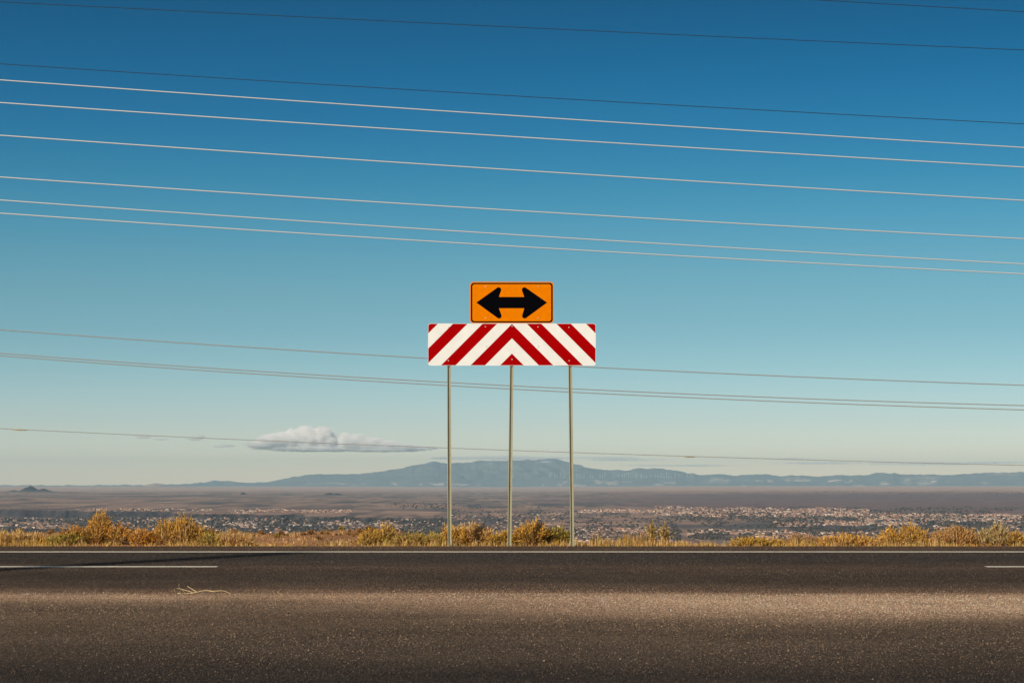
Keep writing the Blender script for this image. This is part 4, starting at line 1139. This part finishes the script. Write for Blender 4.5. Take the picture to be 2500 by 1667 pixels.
tw_part('branch', [tp(890, 455), tp(800, 415, .02), tp(700, 392, .04), tp(620, 362, .06), tp(505, 350, .08)], 0.0055, 0.003)
tw_part('branch', [tp(740, 485), tp(690, 440, -.02), tp(640, 395, -.03), tp(580, 345, -.05), tp(550, 295, -.06), tp(565, 235, -.07)], 0.0055, 0.002)
tw_part('branch', [tp(985, 437), tp(900, 385, .05), tp(830, 340, .07), tp(760, 298, .09)], 0.0055, 0.004)
tw_part('branch', [tp(640, 488), tp(600, 460, -.03), tp(570, 420, -.05)], 0.004, 0.002)
tw_part('branch', [tp(500, 480), tp(465, 440, -.02), tp(440, 375, -.03)], 0.003, 0.0015)
tw_part('branch', [tp(1300, 420), tp(1370, 425, -.05), tp(1420, 440, -.08)], 0.004, 0.002)

# ------------------------------------------------------------------ clouds, far beyond the mountains
def cloud(name, label, group, lobes, D, dens, edge, nscale, thick, colr=(1, 1, 1), rough=1.8):
    """lobes: (px, py, rx, ry) in the photograph at distance D; density falls off at each lobe's noisy rim"""
    x0 = min(l[0] - l[2] * 1.25 for l in lobes); x1 = max(l[0] + l[2] * 1.25 for l in lobes)
    y0 = min(l[1] - l[3] * 1.35 for l in lobes); y1 = max(l[1] + l[3] * 1.35 for l in lobes)
    k = D / F
    cx, cy = (x0 + x1) / 2, (y0 + y1) / 2
    mb = MB(); hw = (x1 - x0) / 2 * k; hz = (y1 - y0) / 2 * k; hd = thick / 2 * k
    mb.box((-hw, -hd, -hz), (hw, hd, hz))
    m = bpy.data.materials.new(name); m.use_nodes = True
    n, l = m.node_tree.nodes, m.node_tree.links; n.clear()
    out = n.new('ShaderNodeOutputMaterial'); vol = n.new('ShaderNodeVolumePrincipled')
    vol.inputs['Density Attribute'].default_value = ''
    vol.inputs['Color'].default_value = (*colr, 1); vol.inputs['Anisotropy'].default_value = -0.4
    tcn = n.new('ShaderNodeTexCoord')
    ns = n.new('ShaderNodeTexNoise'); ns.inputs['Scale'].default_value = nscale / k; ns.inputs['Detail'].default_value = 6; ns.inputs['Roughness'].default_value = 0.6
    l.new(tcn.outputs['Object'], ns.inputs['Vector'])
    acc = None
    for (px, py, rx, ry) in lobes:
        sb = n.new('ShaderNodeVectorMath'); sb.operation = 'SUBTRACT'; sb.inputs[1].default_value = ((px - cx) * k, 0, (cy - py) * k)
        l.new(tcn.outputs['Object'], sb.inputs[0])
        ml = n.new('ShaderNodeVectorMath'); ml.operation = 'MULTIPLY'; ml.inputs[1].default_value = (1 / (rx * k), 1 / hd, 1 / (ry * k))
        l.new(sb.outputs[0], ml.inputs[0])
        ln = n.new('ShaderNodeVectorMath'); ln.operation = 'LENGTH'; l.new(ml.outputs[0], ln.inputs[0])
        iv = n.new('ShaderNodeMath'); iv.operation = 'SUBTRACT'; iv.inputs[0].default_value = 1.0; l.new(ln.outputs['Value'], iv.inputs[1])
        if acc is None: acc = iv
        else:
            mxn = n.new('ShaderNodeMath'); mxn.operation = 'MAXIMUM'; l.new(acc.outputs[0], mxn.inputs[0]); l.new(iv.outputs[0], mxn.inputs[1]); acc = mxn
    ad = n.new('ShaderNodeMath'); ad.operation = 'MULTIPLY_ADD'; ad.inputs[1].default_value = rough
    l.new(ns.outputs['Fac'], ad.inputs[0]); l.new(acc.outputs[0], ad.inputs[2])
    rg = n.new('ShaderNodeMapRange'); rg.inputs['From Min'].default_value = 0.51 * rough; rg.inputs['From Max'].default_value = 0.51 * rough + edge
    rg.inputs['To Min'].default_value = 0; rg.inputs['To Max'].default_value = dens
    l.new(ad.outputs[0], rg.inputs['Value']); l.new(rg.outputs[0], vol.inputs['Density'])
    l.new(vol.outputs[0], out.inputs['Volume'])
    o = mb.build(name, m, None, P(cx, cy, D))
    tag(o, label, 'cloud', group)
    return o
CG = 'low clouds near the horizon'
cloud('cumulus_cloud', 'white cumulus cloud with flat blue grey base left of the sign', CG,
      [(640, 1086, 44, 10), (660, 1076, 36, 16), (690, 1073, 38, 20), (722, 1070, 36, 24), (752, 1067, 44, 28), (785, 1066, 36, 26), (806, 1078, 22, 18),
       (842, 1078, 22, 22), (870, 1080, 40, 20), (905, 1083, 42, 17), (945, 1087, 44, 13), (985, 1091, 46, 9.5), (1030, 1094, 40, 5), (770, 1094, 150, 9), (930, 1097, 120, 6.5)],
      62000, 0.0120, 0.24, 0.060, 110, (1, 1, 1), 1.35)
cloud('small_cloud', 'little puff under the wire, nearest to the cumulus on its left', CG, [(555, 1088, 26, 4), (535, 1090, 18, 3)], 62000, 0.0050, 0.40, 0.09, 40, (1, 1, 1), 1.3)
cloud('small_cloud', 'little pinkish puff on the wire, middle of the three left of the cumulus', CG, [(475, 1070, 26, 7), (490, 1066, 14, 6)], 62000, 0.0050, 0.40, 0.09, 40, (1, 1, 1), 1.3)
cloud('small_cloud', 'little faint puff on the wire, farthest left of the cumulus', CG, [(350, 1066, 26, 6), (395, 1072, 24, 3)], 62000, 0.0040, 0.40, 0.09, 40, (1, 1, 1), 1.3)
cloud('thin_cloud', 'thin pale cloud lying on the highest mountain crest', CG, [(1230, 1117, 120, 6), (1120, 1118, 80, 4), (1340, 1118, 70, 4)], 62000, 0.0040, 0.45, 0.05, 80, (1, 1, 1), 1.3)
cloud('thin_cloud', 'thin grey streak of cloud right of the last post', CG, [(1520, 1122, 110, 3.5), (1480, 1117, 110, 3), (1690, 1136, 120, 3), (1600, 1136, 100, 2.5)], 64000, 0.0022, 0.45, 0.05, 60, (0.8, 0.86, 0.93), 1.4)
cloud('thin_cloud', 'long thin grey streak of cloud above the right hand mountains', CG, [(1930, 1120, 60, 3), (2010, 1130, 130, 4), (2250, 1131, 200, 5), (2420, 1129, 140, 4)], 64000, 0.0022, 0.45, 0.05, 60, (0.8, 0.86, 0.93), 1.4)

HAZE_DENSITY = 2.35e-5
# ------------------------------------------------------------------ haze: one closed box of even air
mb = MB(); mb.box((-17000, -1500, -102.5), (17000, 52500, 585))
hm = bpy.data.materials.new('haze'); hm.use_nodes = True
hn = hm.node_tree.nodes; hn.clear()
ho = hn.new('ShaderNodeOutputMaterial'); pv = hn.new('ShaderNodeVolumePrincipled')
pv.inputs['Color'].default_value = (0.50, 0.81, 1.0, 1)
pv.inputs['Density'].default_value = HAZE_DENSITY
pv.inputs['Density Attribute'].default_value = ''
pv.inputs['Anisotropy'].default_value = 0.0
hm.node_tree.links.new(pv.outputs[0], ho.inputs['Volume'])
tag(mb.build('haze', hm), kind='stuff')
